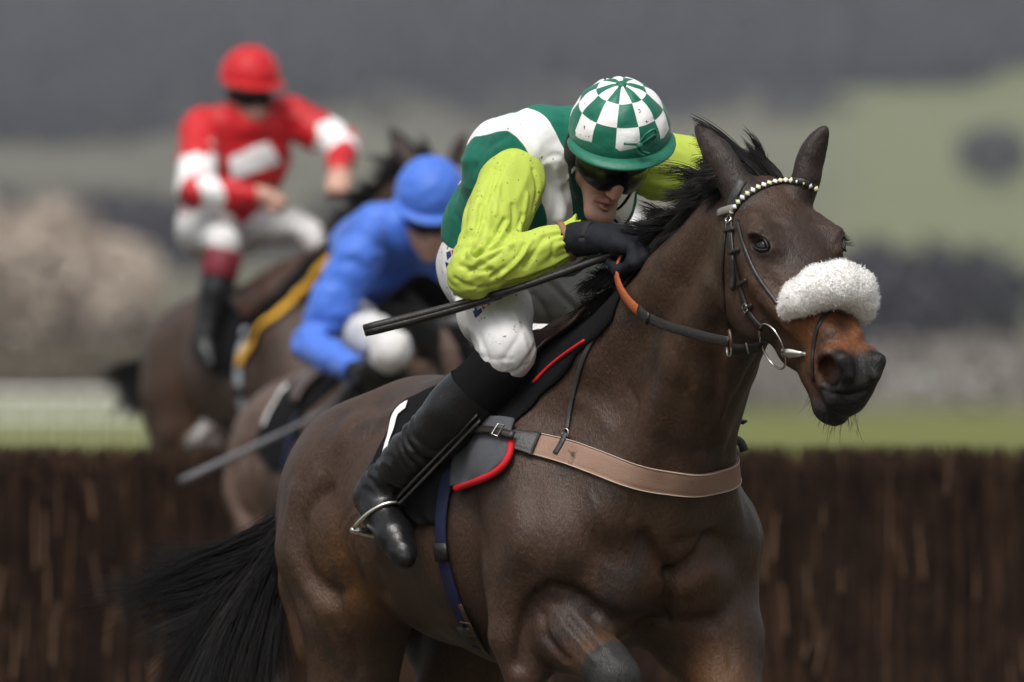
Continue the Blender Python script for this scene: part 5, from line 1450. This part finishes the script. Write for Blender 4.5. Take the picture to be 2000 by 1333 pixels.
def simple_rider(fr, label, C, head, pts, pitch, yaw, gloves, cap_seed=0):
    """a jockey seen out of focus: the same garments, coarser"""
    Lq = lambda *a: np.array([fr.L(*p) for p in a])
    r = thing('person', label, 'person', tuple(fr.o), fr.rz, 'jockeys in the race')
    hc = fr.L(*head); hf = helm_frame(pitch, 0, hc, R(yaw)); jq = lambda f_, s_, u_: hf(f_, s_, u_ - .045)
    F0, S0, U0 = hf(1, 0, 0) - hc, hf(0, 1, 0) - hc, hf(0, 0, 1) - hc; RT = np.stack([F0, S0, U0])
    T = Lq(*pts['torso']); aR, aL = Lq(*pts['armR']), Lq(*pts['armL']); fR, fL = Lq(*pts['foreR']), Lq(*pts['foreL'])
    tR = Lq(*pts['thighR']); tL = Lq(*pts['thighL']) if 'thighL' in pts else mir(tR)
    sR = Lq(*pts['shinR']); sR[0] = tR[1] + (0, 0, -.015); sL = mir(sR); oR = Lq(*pts['footR']); oL = mir(oR)
    allp = np.vstack([T, aR, aL, fR, fL, tR, tL, sR, sL, oR, oL, [hc]])
    f = Field.box(allp.min(0) - .18, allp.max(0) + .18, .010)
    f.tube(T, [.085, .08, .09, .055], .04, Yx, [.11, .105, .13, .12])
    for a in (aR, aL): f.tube(a, [.048, .035], .03)
    for a in (fR, fL): f.tube(a, [.034, .025], .02)
    for a in (tR, tL): f.tube(a, [.06, .03], .04)
    for a in (sR, sL): f.tube(a, [.030, .024], .03)
    for a in (oR, oL): f.tube(a, [.03, .02], .02)
    f.tube([T[3], jq(-.03, 0, -.10), jq(0, 0, -.04)], [.06, .055, .055], .03)
    f.ell(jq(-.01, 0, .01), (.095, .074, .10), .03, RT); f.ell(jq(.03, 0, -.055), (.060, .060, .072), .03, RT)
    f.ell(jq(.048, 0, -.095), (.050, .052, .050), .03, RT); f.ell(jq(.080, 0, -.135), (.016, .022, .016), .03, RT); f.tube([jq(.09, 0, -.03), jq(.112, 0, -.064)], [.010, .014], .014)
    V, Q, L = f.mesh(); V = smooth(V, Q, 1)
    cc = np.empty((len(V), 3)); cc[:] = (.42, .245, .185); new_mesh('body', V, Q, [M_SKIN], r, cc)
    f = Field.box(T.min(0) - .25, T.max(0) + .25, .009)
    f.tube(T[1:], [.115, .128, .080], .04, Yx, [.150, .180, .160]); f.tube([.6 * T[0] + .4 * T[1], T[1]], [.108, .115], .03, Yx, [.15, .152])
    f.tube([T[3], jq(-.05, 0, -.08)], [.082, .060], .03)
    for s in (-1, 1): f.tube([T[2] + (0, s * .10, .03), T[3] + (-.02, s * .10, .01)], [.08, .07], .05)
    V, Q, L = f.mesh(); V = smooth(V, Q, 1); N = vnormals(V, Q); V = V + N * (.006 * (1 - np.abs(vnoise(V + cap_seed, 10, 2)) * 2.6))[:, None]
    jer = new_mesh('jersey', V, Q, [C['jersey']], r)
    if 'panel' in C:
        pr = [x for x in C['panel_px']]; bv = BVHTree.FromPolygons(V.tolist(), Q.tolist()); V2 = []
        c4 = np.array(pr, float); hits = [[ray_local(fr, bv, *((1 - b_) * ((1 - a) * c4[0] + a * c4[1]) + b_ * ((1 - a) * c4[3] + a * c4[2]))) for a in np.linspace(0, 1, 9)] for b_ in np.linspace(0, 1, 9)]
        ok = all(h[0] is not None for row in hits for h in row)
        if ok:
            G = np.array([[h[0] + h[1] * .004 for h in row] for row in hits]).reshape(-1, 3)
            new_mesh('front_panel', G, [(i * 9 + j, i * 9 + j + 1, (i + 1) * 9 + j + 1, (i + 1) * 9 + j) for i in range(8) for j in range(8)], [C['panel']], jer)
    for a, fo in ((aR, fR), (aL, fL)):
        pp_ = np.vstack([a, fo]); f = Field.box(pp_.min(0) - .12, pp_.max(0) + .12, .008)
        mid = .5 * (a[0] + a[1])
        f.tube([a[0] - .2 * (a[1] - a[0]), a[0], mid, a[1]], [.056, .070, .066, .050], .02); f.tube([a[1], .5 * (fo[0] + fo[1]), fo[1]], [.049, .046, .036], .03)
        V, Q, L = f.mesh(); V = smooth(V, Q, 1); N = vnormals(V, Q); V = V + N * (.007 * (1 - np.abs(vnoise(V * (1, 1, 1.6) + cap_seed, 14, 2)) * 2.6))[:, None]
        sl = new_mesh('sleeve', V, Q, [C['sleeve']], jer)
        if 'band' in C:
            for a0, a1, t0, t1, rr in ((a[0], a[1], .35, 1.02, .071), (fo[0], fo[1], .0, .42, .060)):
                d_ = a1 - a0; cts = [a0 + d_ * t for t in np.linspace(t0, t1, 6)]; q_, n_ = ring(a0, d_, 1.0, 17)
                G = np.array([[c_ + rr * (1.0 if 0 < i < 5 else .88) * n_[j] + d_ * .16 * math.sin(j * .39 + .9) for j in range(17)] for i, c_ in enumerate(cts)]).reshape(-1, 3)
                new_mesh('sleeve_band', G, [(i * 17 + j, i * 17 + j + 1, (i + 1) * 17 + j + 1, (i + 1) * 17 + j) for i in range(5) for j in range(16)], [C['band']], sl)
        wr = fo[1]; d_ = (fo[1] - fo[0]) / np.linalg.norm(fo[1] - fo[0]); dn = np.array([0, 0, -1.0])
        sd_ = np.cross(d_, dn); sd_ /= np.linalg.norm(sd_)
        kn = np.array([wr + d_ * .075 + sd_ * (.024 - .016 * i) for i in range(4)])
        tp = np.array([[k + d_ * .022 + dn * .020, k + d_ * .006 + dn * .042, k - d_ * .016 + dn * .034] for k in kn])
        V, Q = build_glove(wr, kn, tp, np.array([wr + d_ * .02 + sd_ * .012, wr + d_ * .04 + sd_ * .028, wr + d_ * .065 + sd_ * .030 + dn * .012, wr + d_ * .08 + sd_ * .012 + dn * .024]), wr - d_ * .08)
        new_mesh('glove' if gloves is M_GLOVE else 'hand', V, Q, [gloves], r)
    f = Field.box(np.minimum(T[0], tR.min(0)).min(0) * 0 + np.vstack([T[:2], tR, tL]).min(0) - .2, np.vstack([T[:2], tR, tL]).max(0) + .2, .010)
    f.tube([T[0], T[1]], [.112, .105], .03, Yx, [.15, .135]); f.ell(T[0] + (-.015, -.07, -.015), (.10, .08, .10), .05); f.ell(T[0] + (-.015, .07, -.015), (.10, .08, .10), .05)
    for a, sh in ((tR, sR), (tL, sL)):
        f.tube([a[0], .5 * (a[0] + a[1]), a[1]], [.085, .066, .050], .05); f.tube([a[1], sh[0] + .22 * (sh[1] - sh[0])], [.050, .052], .03)
    V, Q, L = f.mesh(); V = smooth(V, Q, 1); N = vnormals(V, Q); V = V + N * (.005 * (1 - np.abs(vnoise(V + 2, 11, 2)) * 2.6))[:, None]
    new_mesh('breeches', V, Q, [M_BREECH], r)
    for sh, fo, s in ((sR, oR, -1), (sL, oL, 1)):
        f = Field.box(np.vstack([sh, fo]).min(0) - .12, np.vstack([sh, fo]).max(0) + .12, .009)
        f.tube([sh[0] + .15 * (sh[1] - sh[0]), .5 * (sh[0] + sh[1]), sh[1]], [.062, .056, .044], .02)
        f.tube([sh[1], fo[0], .5 * (fo[0] + fo[1]), fo[1]], [.044, .042, .038, .024], .02)
        V, Q, L = f.mesh(); bo = new_mesh('boot', smooth(V, Q, 1), Q, [M_BOOT], r)
        q_, n_ = ring(sh[0] + .18 * (sh[1] - sh[0]), sh[1] - sh[0], .060, 20); MB().strap(q_, n_, .10, .006).build('boot_top', C['boot_top'], bo)
    cp = build_cap(hf, r, C['cap'], C['cap'], False); build_brim(hf, cp, C['cap']); build_goggles(jq, r, .60)
    return r
silk = lambda n, c: mat(n, c, rough=.5, spec=.3, sheen=.1, noise=(9, .08), bump=[(16, .15, (1, 1, 1))])
M_RSILK, M_WSILK, M_BSILK = silk('red_silk', (.50, .008, .014)), silk('white_cloth', (.78, .78, .78)), silk('blue_silk', (.060, .165, .62))
M_HAND = mat('hand_skin', (.46, .26, .19), rough=.5)
simple_rider(RF, 'jockey in red jersey with white sleeve bands and red cap', dict(jersey=M_RSILK, sleeve=M_RSILK, cap=M_RSILK, band=M_WSILK, panel=M_WSILK, panel_px=((446, 308), (522, 276), (548, 318), (452, 352)), boot_top=mat('maroon_leather', (.16, .008, .018), rough=.5)),
    (488, 152, 0), dict(torso=[(432, 440, 0), (440, 400, 0), (468, 320, 0), (482, 252, 0)], armR=[(392, 262, -.18), (382, 372, -.30)], foreR=[(382, 372, -.30), (498, 382, -.14)],
    armL=[(572, 232, .18), (672, 285, .30)], foreL=[(672, 285, .30), (662, 340, .16)], thighR=[(408, 445, -.10), (440, 478, -.26)], thighL=[(500, 430, .10), (590, 450, .24)], shinR=[(438, 486, -.27), (402, 655, -.34)], footR=[(396, 672, -.35), (412, 712, -.36)]), 14, 10, M_HAND, 1.0)
simple_rider(BF, 'jockey all in blue with blue cap crouching behind the leader', dict(jersey=M_BSILK, sleeve=M_BSILK, cap=M_BSILK, boot_top=M_BOOT, panel=silk('grey_sash', (.20, .20, .25)), panel_px=((752, 592), (842, 586), (846, 622), (748, 626))),
    (841, 378, 0), dict(torso=[(715, 600, 0), (725, 555, 0), (765, 500, 0), (800, 452, 0)], armR=[(700, 500, -.19), (606, 676, -.33)], foreR=[(606, 676, -.33), (692, 722, -.31)],
    armL=[(870, 520, .19), (930, 640, .30)], foreL=[(930, 640, .30), (905, 700, .16)], thighR=[(690, 640, -.12), (768, 682, -.25)], shinR=[(770, 690, -.26), (640, 850, -.32)], footR=[(632, 862, -.33), (650, 930, -.34)]), 36, 12, M_GLOVE, 3.0)
simple_rider(WF, 'jockey in white cap almost hidden behind the green jersey', dict(jersey=M_WSILK, sleeve=M_WSILK, cap=M_WSILK, boot_top=M_BOOT),
    (1212, 462, 0), dict(torso=[(1120, 600, 0), (1130, 570, 0), (1160, 545, 0), (1185, 510, 0)], armR=[(1120, 560, -.18), (1070, 640, -.30)], foreR=[(1070, 640, -.30), (1140, 660, -.14)],
    armL=[(1250, 560, .18), (1290, 640, .30)], foreL=[(1290, 640, .30), (1240, 660, .14)], thighR=[(1100, 620, -.12), (1130, 670, -.25)], shinR=[(1130, 680, -.26), (1080, 790, -.32)], footR=[(1078, 795, -.33), (1090, 830, -.34)]), 30, 0, M_GLOVE, 5.0)
w = thing('whip', 'long grey whip pointing back from the blue jockey gloved hand', 'whip', tuple(BF.o), BF.rz)
q = curve([BF.L(735, 748, -.16), BF.L(560, 842, -.42), BF.L(352, 942, -.72)], 16)
MB().tube(q, np.interp(np.linspace(0, 1, 16), [0, .5, .55, 1], [.009, .008, .011, .014]), 9).build('shaft', mat('grey_whip', (.10, .10, .11), rough=.5), w)
sash = [(738, 590), (905, 590)]
# ------------------------------------------------------------------ brush fence
FD = 38.0; FZ = 1.355
fence = thing('birch_fence', 'dark brown packed birch steeplechase fence behind the runners', 'fence', (0, FD, 0))
b = MB(); b.box((0, .45, FZ / 2 - .03), np.eye(3), (9.0, .40, FZ / 2 - .03))
b.build('packed_core', mat('packed_birch', (.014, .009, .007), rough=.95, spec=.1, noise=(12, .5), bump=[(40, .8, (1, 1, .1))]), fence, False)
rng = np.random.default_rng(31)
def twigs(n, x0, x1, y0, y1, z0, z1, lean, r):
    x = rng.uniform(x0, x1, n); y = rng.uniform(y0, y1, n); zb = rng.uniform(*z0, n); zt = rng.uniform(*z1, n)
    k = np.linspace(0, 1, 4)[None, :]
    p = np.stack([x[:, None] + rng.normal(0, lean, n)[:, None] * k + rng.normal(0, .006, (n, 4)), y[:, None] + rng.normal(0, lean * .5, n)[:, None] * k, zb[:, None] + (zt - zb)[:, None] * k], 2)
    return strands(p, rng.uniform(r * .5, r * 1.5, n), .45)
for nm, n, col in (('dark_twigs', 13500, (.022, .012, .008)), ('brown_twigs', 5900, (.054, .029, .017)), ('pale_twigs', 500, (.10, .058, .033))):
    V1, Q1 = twigs(n, -5, 5, -.02, .06, (.02, .5), (.7, FZ + .03), .03, .0055)
    V2, Q2 = twigs(n // 2, -5, 5, .0, .85, (1.15, 1.25), (FZ - .03, FZ + .03), .04, .005)
    tag(new_mesh(nm, np.vstack([V1, V2]), np.vstack([Q1, Q2 + len(V1)]), [mat(nm, col, rough=.9, spec=.15, noise=(9, .4))], fence), kind='stuff')

n = 260; x = rng.uniform(-5, 5, n); zb = rng.uniform(.35, 1.22, n); kk = np.linspace(0, 1, 3)[None, :]; ln = rng.uniform(.05, .22, n)
pp_ = np.stack([x[:, None] + rng.normal(0, .02, n)[:, None] * kk, np.full((n, 3), -.045) + rng.uniform(-.02, .02, n)[:, None], np.minimum(zb[:, None] + ln[:, None] * kk, FZ)], 2)
V1, Q1 = strands(pp_, rng.uniform(.003, .007, n), .6); tag(new_mesh('peeled_twigs', V1, Q1, [mat('peeled_twigs', (.12, .066, .036), rough=.8)], fence), kind='stuff')
# ------------------------------------------------------------------ ground and hillside, one sheet
PD = [-60, 45, 250, 420, 700, 1500, 2200, 3000, 4200, 6500, 9000]
PZ = [0, 0, 2.1, 3.9, 7.4, 34.7, 75, 137, 235, 300, 290]
def hz_(x, y):
    z = np.interp(y, PD, PZ); w = np.clip((y - 500) / 900, 0, 1)
    return z + w * (7 * np.sin(x / 95.0 + .8) * np.sin(y / 330.0) + 5 * np.sin(x / 260 + y / 500))
ys = np.r_[np.arange(-60, 300, 15), np.arange(300, 1000, 25), np.arange(1000, 4400, 50), np.arange(4400, 9001, 400)]
xs = np.r_[np.arange(-3000, -300, 150), np.arange(-300, 300.1, 12), np.arange(450, 3001, 150)]
X, Yg = np.meshgrid(xs, ys); Z = hz_(X, Yg); nx_ = len(xs)
Qg = np.array([(i * nx_ + j, i * nx_ + j + 1, (i + 1) * nx_ + j + 1, (i + 1) * nx_ + j) for i in range(len(ys) - 1) for j in range(nx_ - 1)])
M_GRASS = mat('grassland', (.115, .112, .078), rough=.95, spec=.1, var=[((.155, .150, .105), .010, .42, .60), ((.085, .078, .066), .022, .50, .62)], noise=(.06, .2), bump=[(6, .4, (1, 1, 1))])
_n = M_GRASS.node_tree.nodes; _l = M_GRASS.node_tree.links; _b = _n['Principled BSDF']; _src = _b.inputs['Base Color'].links[0].from_socket
_tc = _n.new('ShaderNodeTexCoord'); _sx = _n.new('ShaderNodeSeparateXYZ'); _l.new(_tc.outputs['Object'], _sx.inputs[0])
_fx = _n.new('ShaderNodeMath'); _fx.operation = 'DIVIDE'; _l.new(_sx.outputs[0], _fx.inputs[0]); _l.new(_sx.outputs[1], _fx.inputs[1])
_fr = _n.new('ShaderNodeMapRange'); _fr.inputs['From Min'].default_value = .022; _fr.inputs['From Max'].default_value = .032; _l.new(_fx.outputs[0], _fr.inputs['Value'])
_fm = _n.new('ShaderNodeMix'); _fm.data_type = 'RGBA'; _l.new(_fr.outputs[0], _fm.inputs['Factor']); _l.new(_src, _fm.inputs['A']); _fm.inputs['B'].default_value = (.150, .165, .082, 1); _src = _fm.outputs['Result']   # the sown field on the right-hand slope
_mr = _n.new('ShaderNodeMapRange'); _mr.inputs['From Min'].default_value = 380; _mr.inputs['From Max'].default_value = 620; _l.new(_sx.outputs[1], _mr.inputs['Value'])
_mx = _n.new('ShaderNodeMix'); _mx.data_type = 'RGBA'; _l.new(_mr.outputs[0], _mx.inputs['Factor']); _mx.inputs['A'].default_value = (.130, .142, .042, 1); _l.new(_src, _mx.inputs['B']); 
_mr2 = _n.new('ShaderNodeMapRange'); _mr2.inputs['From Min'].default_value = 60; _mr2.inputs['From Max'].default_value = 160; _l.new(_sx.outputs[1], _mr2.inputs['Value'])
_m2 = _n.new('ShaderNodeMix'); _m2.data_type = 'RGBA'; _l.new(_mr2.outputs[0], _m2.inputs['Factor']); _m2.inputs['A'].default_value = (.085, .075, .050, 1); _l.new(_mx.outputs['Result'], _m2.inputs['B'])
_l.new(_m2.outputs['Result'], _b.inputs['Base Color'])   # poached ground at the fence, mown racecourse turf, then rough hill grass
ground = new_mesh('ground', np.stack([X, Yg, Z], 2).reshape(-1, 3), Qg, [M_GRASS]); tag(ground, kind='structure')
def terr(u, v):
    for d in np.arange(120, 6000, 4.0):
        p = P(u, v, d)
        if p[2] <= hz_(p[0], p[1]): return p
    return P(u, v, 6000)
# foliage built from many small faces
def leafy(n, rx, ry, rz, size, rng, shell=.55):
    d = rng.normal(0, 1, (n, 3)); d /= np.linalg.norm(d, axis=1)[:, None]; rad = shell + (1 - shell) * rng.random(n) ** .6
    lump = 1 + .28 * vnoise(d * 1.7 + rng.uniform(0, 9), 1.3, 2)
    c = d * (rad * lump)[:, None] * (rx, ry, rz) + (0, 0, rz)
    a = rng.normal(0, 1, (n, 3)); a /= np.linalg.norm(a, axis=1)[:, None]; bb_ = np.cross(a, rng.normal(0, 1, (n, 3))); bb_ /= np.linalg.norm(bb_, axis=1)[:, None]
    s = size * rng.uniform(.6, 1.5, n)[:, None]
    V = np.stack([c + a * s, c + bb_ * s * .6, c - a * s, c - bb_ * s * .6], 1).reshape(-1, 3)
    return V, np.arange(4 * n).reshape(-1, 4)
def tree(name, label, p, w, h, m, seed, group=None, bare=.55):
    rng = np.random.default_rng(seed); t = thing(name, label, 'tree', tuple(p), 0, group)
    b = MB(); b.tube(curve([(0, 0, -.3), (.05 * w, 0, .3 * h), (0, .03 * w, .62 * h)], 8), np.linspace(.035 * h, .012 * h, 8), 8)
    for i in range(7):
        a = rng.uniform(0, 6.28); z0 = h * rng.uniform(.25, .5)
        b.tube(curve([(0, 0, z0), (.2 * w * math.cos(a), .2 * w * math.sin(a), z0 + .16 * h), (.38 * w * math.cos(a), .38 * w * math.sin(a), z0 + .34 * h)], 6), np.linspace(.014 * h, .004 * h, 6), 6)
    tag(b.build('trunk', M_BARK, t), kind='stuff')
    V, Q = leafy(2600, .5 * w, .5 * w, .42 * h, .035 * h, rng, bare); V[:, 2] += .16 * h
    tag(new_mesh('crown', V, Q, [m], t), kind='stuff'); return t
M_BARK = mat('bark', (.10, .085, .07), rough=.95)
M_TWIG = mat('bare_twigs', (.055, .054, .064), rough=1.0, spec=.05, noise=(.3, .3))
M_PALE = mat('pale_winter_twigs', (.55, .47, .40), rough=1.0, spec=.05, noise=(.5, .2))
M_OLIVE = mat('brown_winter_hedge', (.135, .115, .085), rough=1.0, spec=.05, noise=(.4, .3))
rng = np.random.default_rng(77)
def wood(name, label, px, n, wr, hr, m, seed):
    """a far wood that reads as one mass; px = polygon rows (u0, u1, v)"""
    rng = np.random.default_rng(seed); Vs, Qs, k = [], [], 0
    for i in range(n):
        r_ = px[rng.integers(0, len(px))]; u = rng.uniform(r_[0], r_[1]); v = r_[2] + rng.uniform(-14, 14)
        p = terr(u, v); w_ = rng.uniform(*wr); h_ = rng.uniform(*hr)
        V, Q = leafy(170, .5 * w_, .5 * w_, .5 * h_, .09 * h_, rng, .5)
        Vs.append(V + p + (0, 0, -.1 * h_)); Qs.append(Q + k); k += len(V)
    o = new_mesh(name, np.vstack(Vs), np.vstack(Qs), [m]); tag(o, label, 'woodland', kind='stuff'); return o
rows = []
for v in range(-150, 200, 14): rows.append((-1400 if v < 130 else 700, 1640 if v > 60 else 3300, v))
for v in range(-150, 175, 14): rows.append((1500, 2350 - max(0, (v - 60)) * 4.5, v)); rows.append((-350, 1640, min(v, 120)))
for v in range(140, 280, 34): rows.append((-350, 1000 - (v - 140) * 5, v))
rows += [(-350, 950, 140), (200, 950, 165)]
wood('far_woodland', 'grey leafless woodland covering the top of the distant hillside', rows, 1500, (8, 15), (8, 13), M_TWIG, 1)
wood('hedge_belt', 'dim belt of leafless trees across the middle of the hillside', [(-300, 900, 250), (-300, 500, 262), (700, 1700, 215), (900, 1600, 235), (-300, 420, 470), (100, 520, 490), (300, 900, 520)], 90, (5, 10), (4, 7), M_TWIG, 2)
wood('lower_wood', 'dark copse at the foot of the hill right of the horse muzzle', [(1660, 1960, 668), (1700, 2000, 655), (1640, 1900, 690)], 34, (4, 7), (4, 7), M_TWIG, 3)
wood('valley_hedge', 'brown winter hedge above the white rails at the left', [(-300, 300, 765), (-300, 330, 740), (-200, 420, 705)], 70, (3, 6), (2.0, 3.4), M_OLIVE, 4)
wood('valley_scrub', 'grey brown scrub along the valley floor at the right', [(1400, 2200, 800), (1400, 2200, 770), (1450, 2200, 735)], 60, (3, 6), (1.6, 2.6), mat('grey_scrub', (.20, .18, .165), rough=1.0), 5)
tree('hill_tree', 'lone dark tree on the green hillside at the right edge', terr(1945, 372), 13, 10.5, M_TWIG, 11)
for i, (u, v, w_, h_, lb) in enumerate(((95, 640, 6.2, 6.0, 'broad pale leafless tree near the left edge'), (225, 640, 5.0, 4.6, 'pale leafless tree beside the leaping horse rump'), (-60, 640, 6, 6.5, 'pale leafless tree cut off by the left edge'))):
    p = P(u, v, 560.0); p[2] = hz_(p[0], p[1]); zt = CAMZ + (HZN - v) * 560 / F
    tree('bare_tree', lb, p, w_, max(h_, zt + h_ - p[2]), M_PALE, 20 + i, 'pale leafless trees at the left')
# long white marquee in the valley at the right
mq = thing('marquee', 'long white marquee in the valley beyond the fence', 'marquee', tuple(terr(1825, 788)))
D_ = mq.location[1]; sc = D_ / F
M_CANVAS = mat('white_canvas', (.74, .74, .74), rough=.7)
hw, hh, dp = 115 * sc, 34 * sc, 60 * sc
V = [(-hw, 0, 0), (hw, 0, 0), (hw, dp, 0), (-hw, dp, 0), (-hw, 0, hh), (hw, 0, hh), (hw, dp, hh), (-hw, dp, hh), (-hw, dp / 2, hh * 1.7), (hw, dp / 2, hh * 1.7)]
MB().add(V[:8], [(0, 1, 5, 4), (1, 2, 6, 5), (2, 3, 7, 6), (3, 0, 4, 7)]).build('wall', M_CANVAS, mq, False)
e = .12 * hh; V2 = [(-hw - e, -e, hh - e * .3), (hw + e, -e, hh - e * .3), (hw + e, dp / 2, hh * 1.7), (-hw - e, dp / 2, hh * 1.7), (-hw - e, dp + e, hh - e * .3), (hw + e, dp + e, hh - e * .3)]
MB().add(V2, [(0, 1, 2, 3), (3, 2, 5, 4), (0, 3, 4), (1, 5, 2)]).build('roof', M_CANVAS, mq, False)
# running rail at the left
M_RAILW = mat('white_rail', (.80, .80, .80), rough=.4)
RD = 250.0
rail = thing('running_rail', 'white plastic running rail beyond the fence at the left', 'rail', (0, RD, float(hz_(0, RD))))
x0, x1 = -17.0, -3.0
MB().tube([(x0, 0, 1.12), (x1, 0, 1.12)], .06, 10).build('top_rail', M_RAILW, rail)
MB().tube([(x0, 0, .62), (x1, 0, .62)], .045, 10).build('lower_rail', M_RAILW, rail)
pm = None
for i, x in enumerate(np.arange(x0, x1 + .1, .6)):
    if pm is None: pm = MB().tube([(0, .02, -.2), (0, .02, 1.08)], .045, 8).build('post', M_RAILW, rail); o = pm
    else: o = pm.copy(); COL.objects.link(o); o.parent = rail
    o.location = (x, .0, 0)

# ------------------------------------------------------------------ the damp air between here and the hill
hx = MB().box((0, 3300, 150), np.eye(3), (2990, 3350, 152.0))
hazeo = hx.build('haze', None, None, False)
hm = bpy.data.materials.new('damp_air'); hm.use_nodes = True; hn = hm.node_tree.nodes; hn.clear()
vo = hn.new('ShaderNodeVolumePrincipled'); ho = hn.new('ShaderNodeOutputMaterial'); hm.node_tree.links.new(vo.outputs[0], ho.inputs['Volume'])
vo.inputs['Color'].default_value = (.88, .91, 1.0, 1); vo.inputs['Density'].default_value = .00013; vo.inputs['Anisotropy'].default_value = 0.3
hazeo.data.materials.clear(); hazeo.data.materials.append(hm); tag(hazeo, kind='stuff')
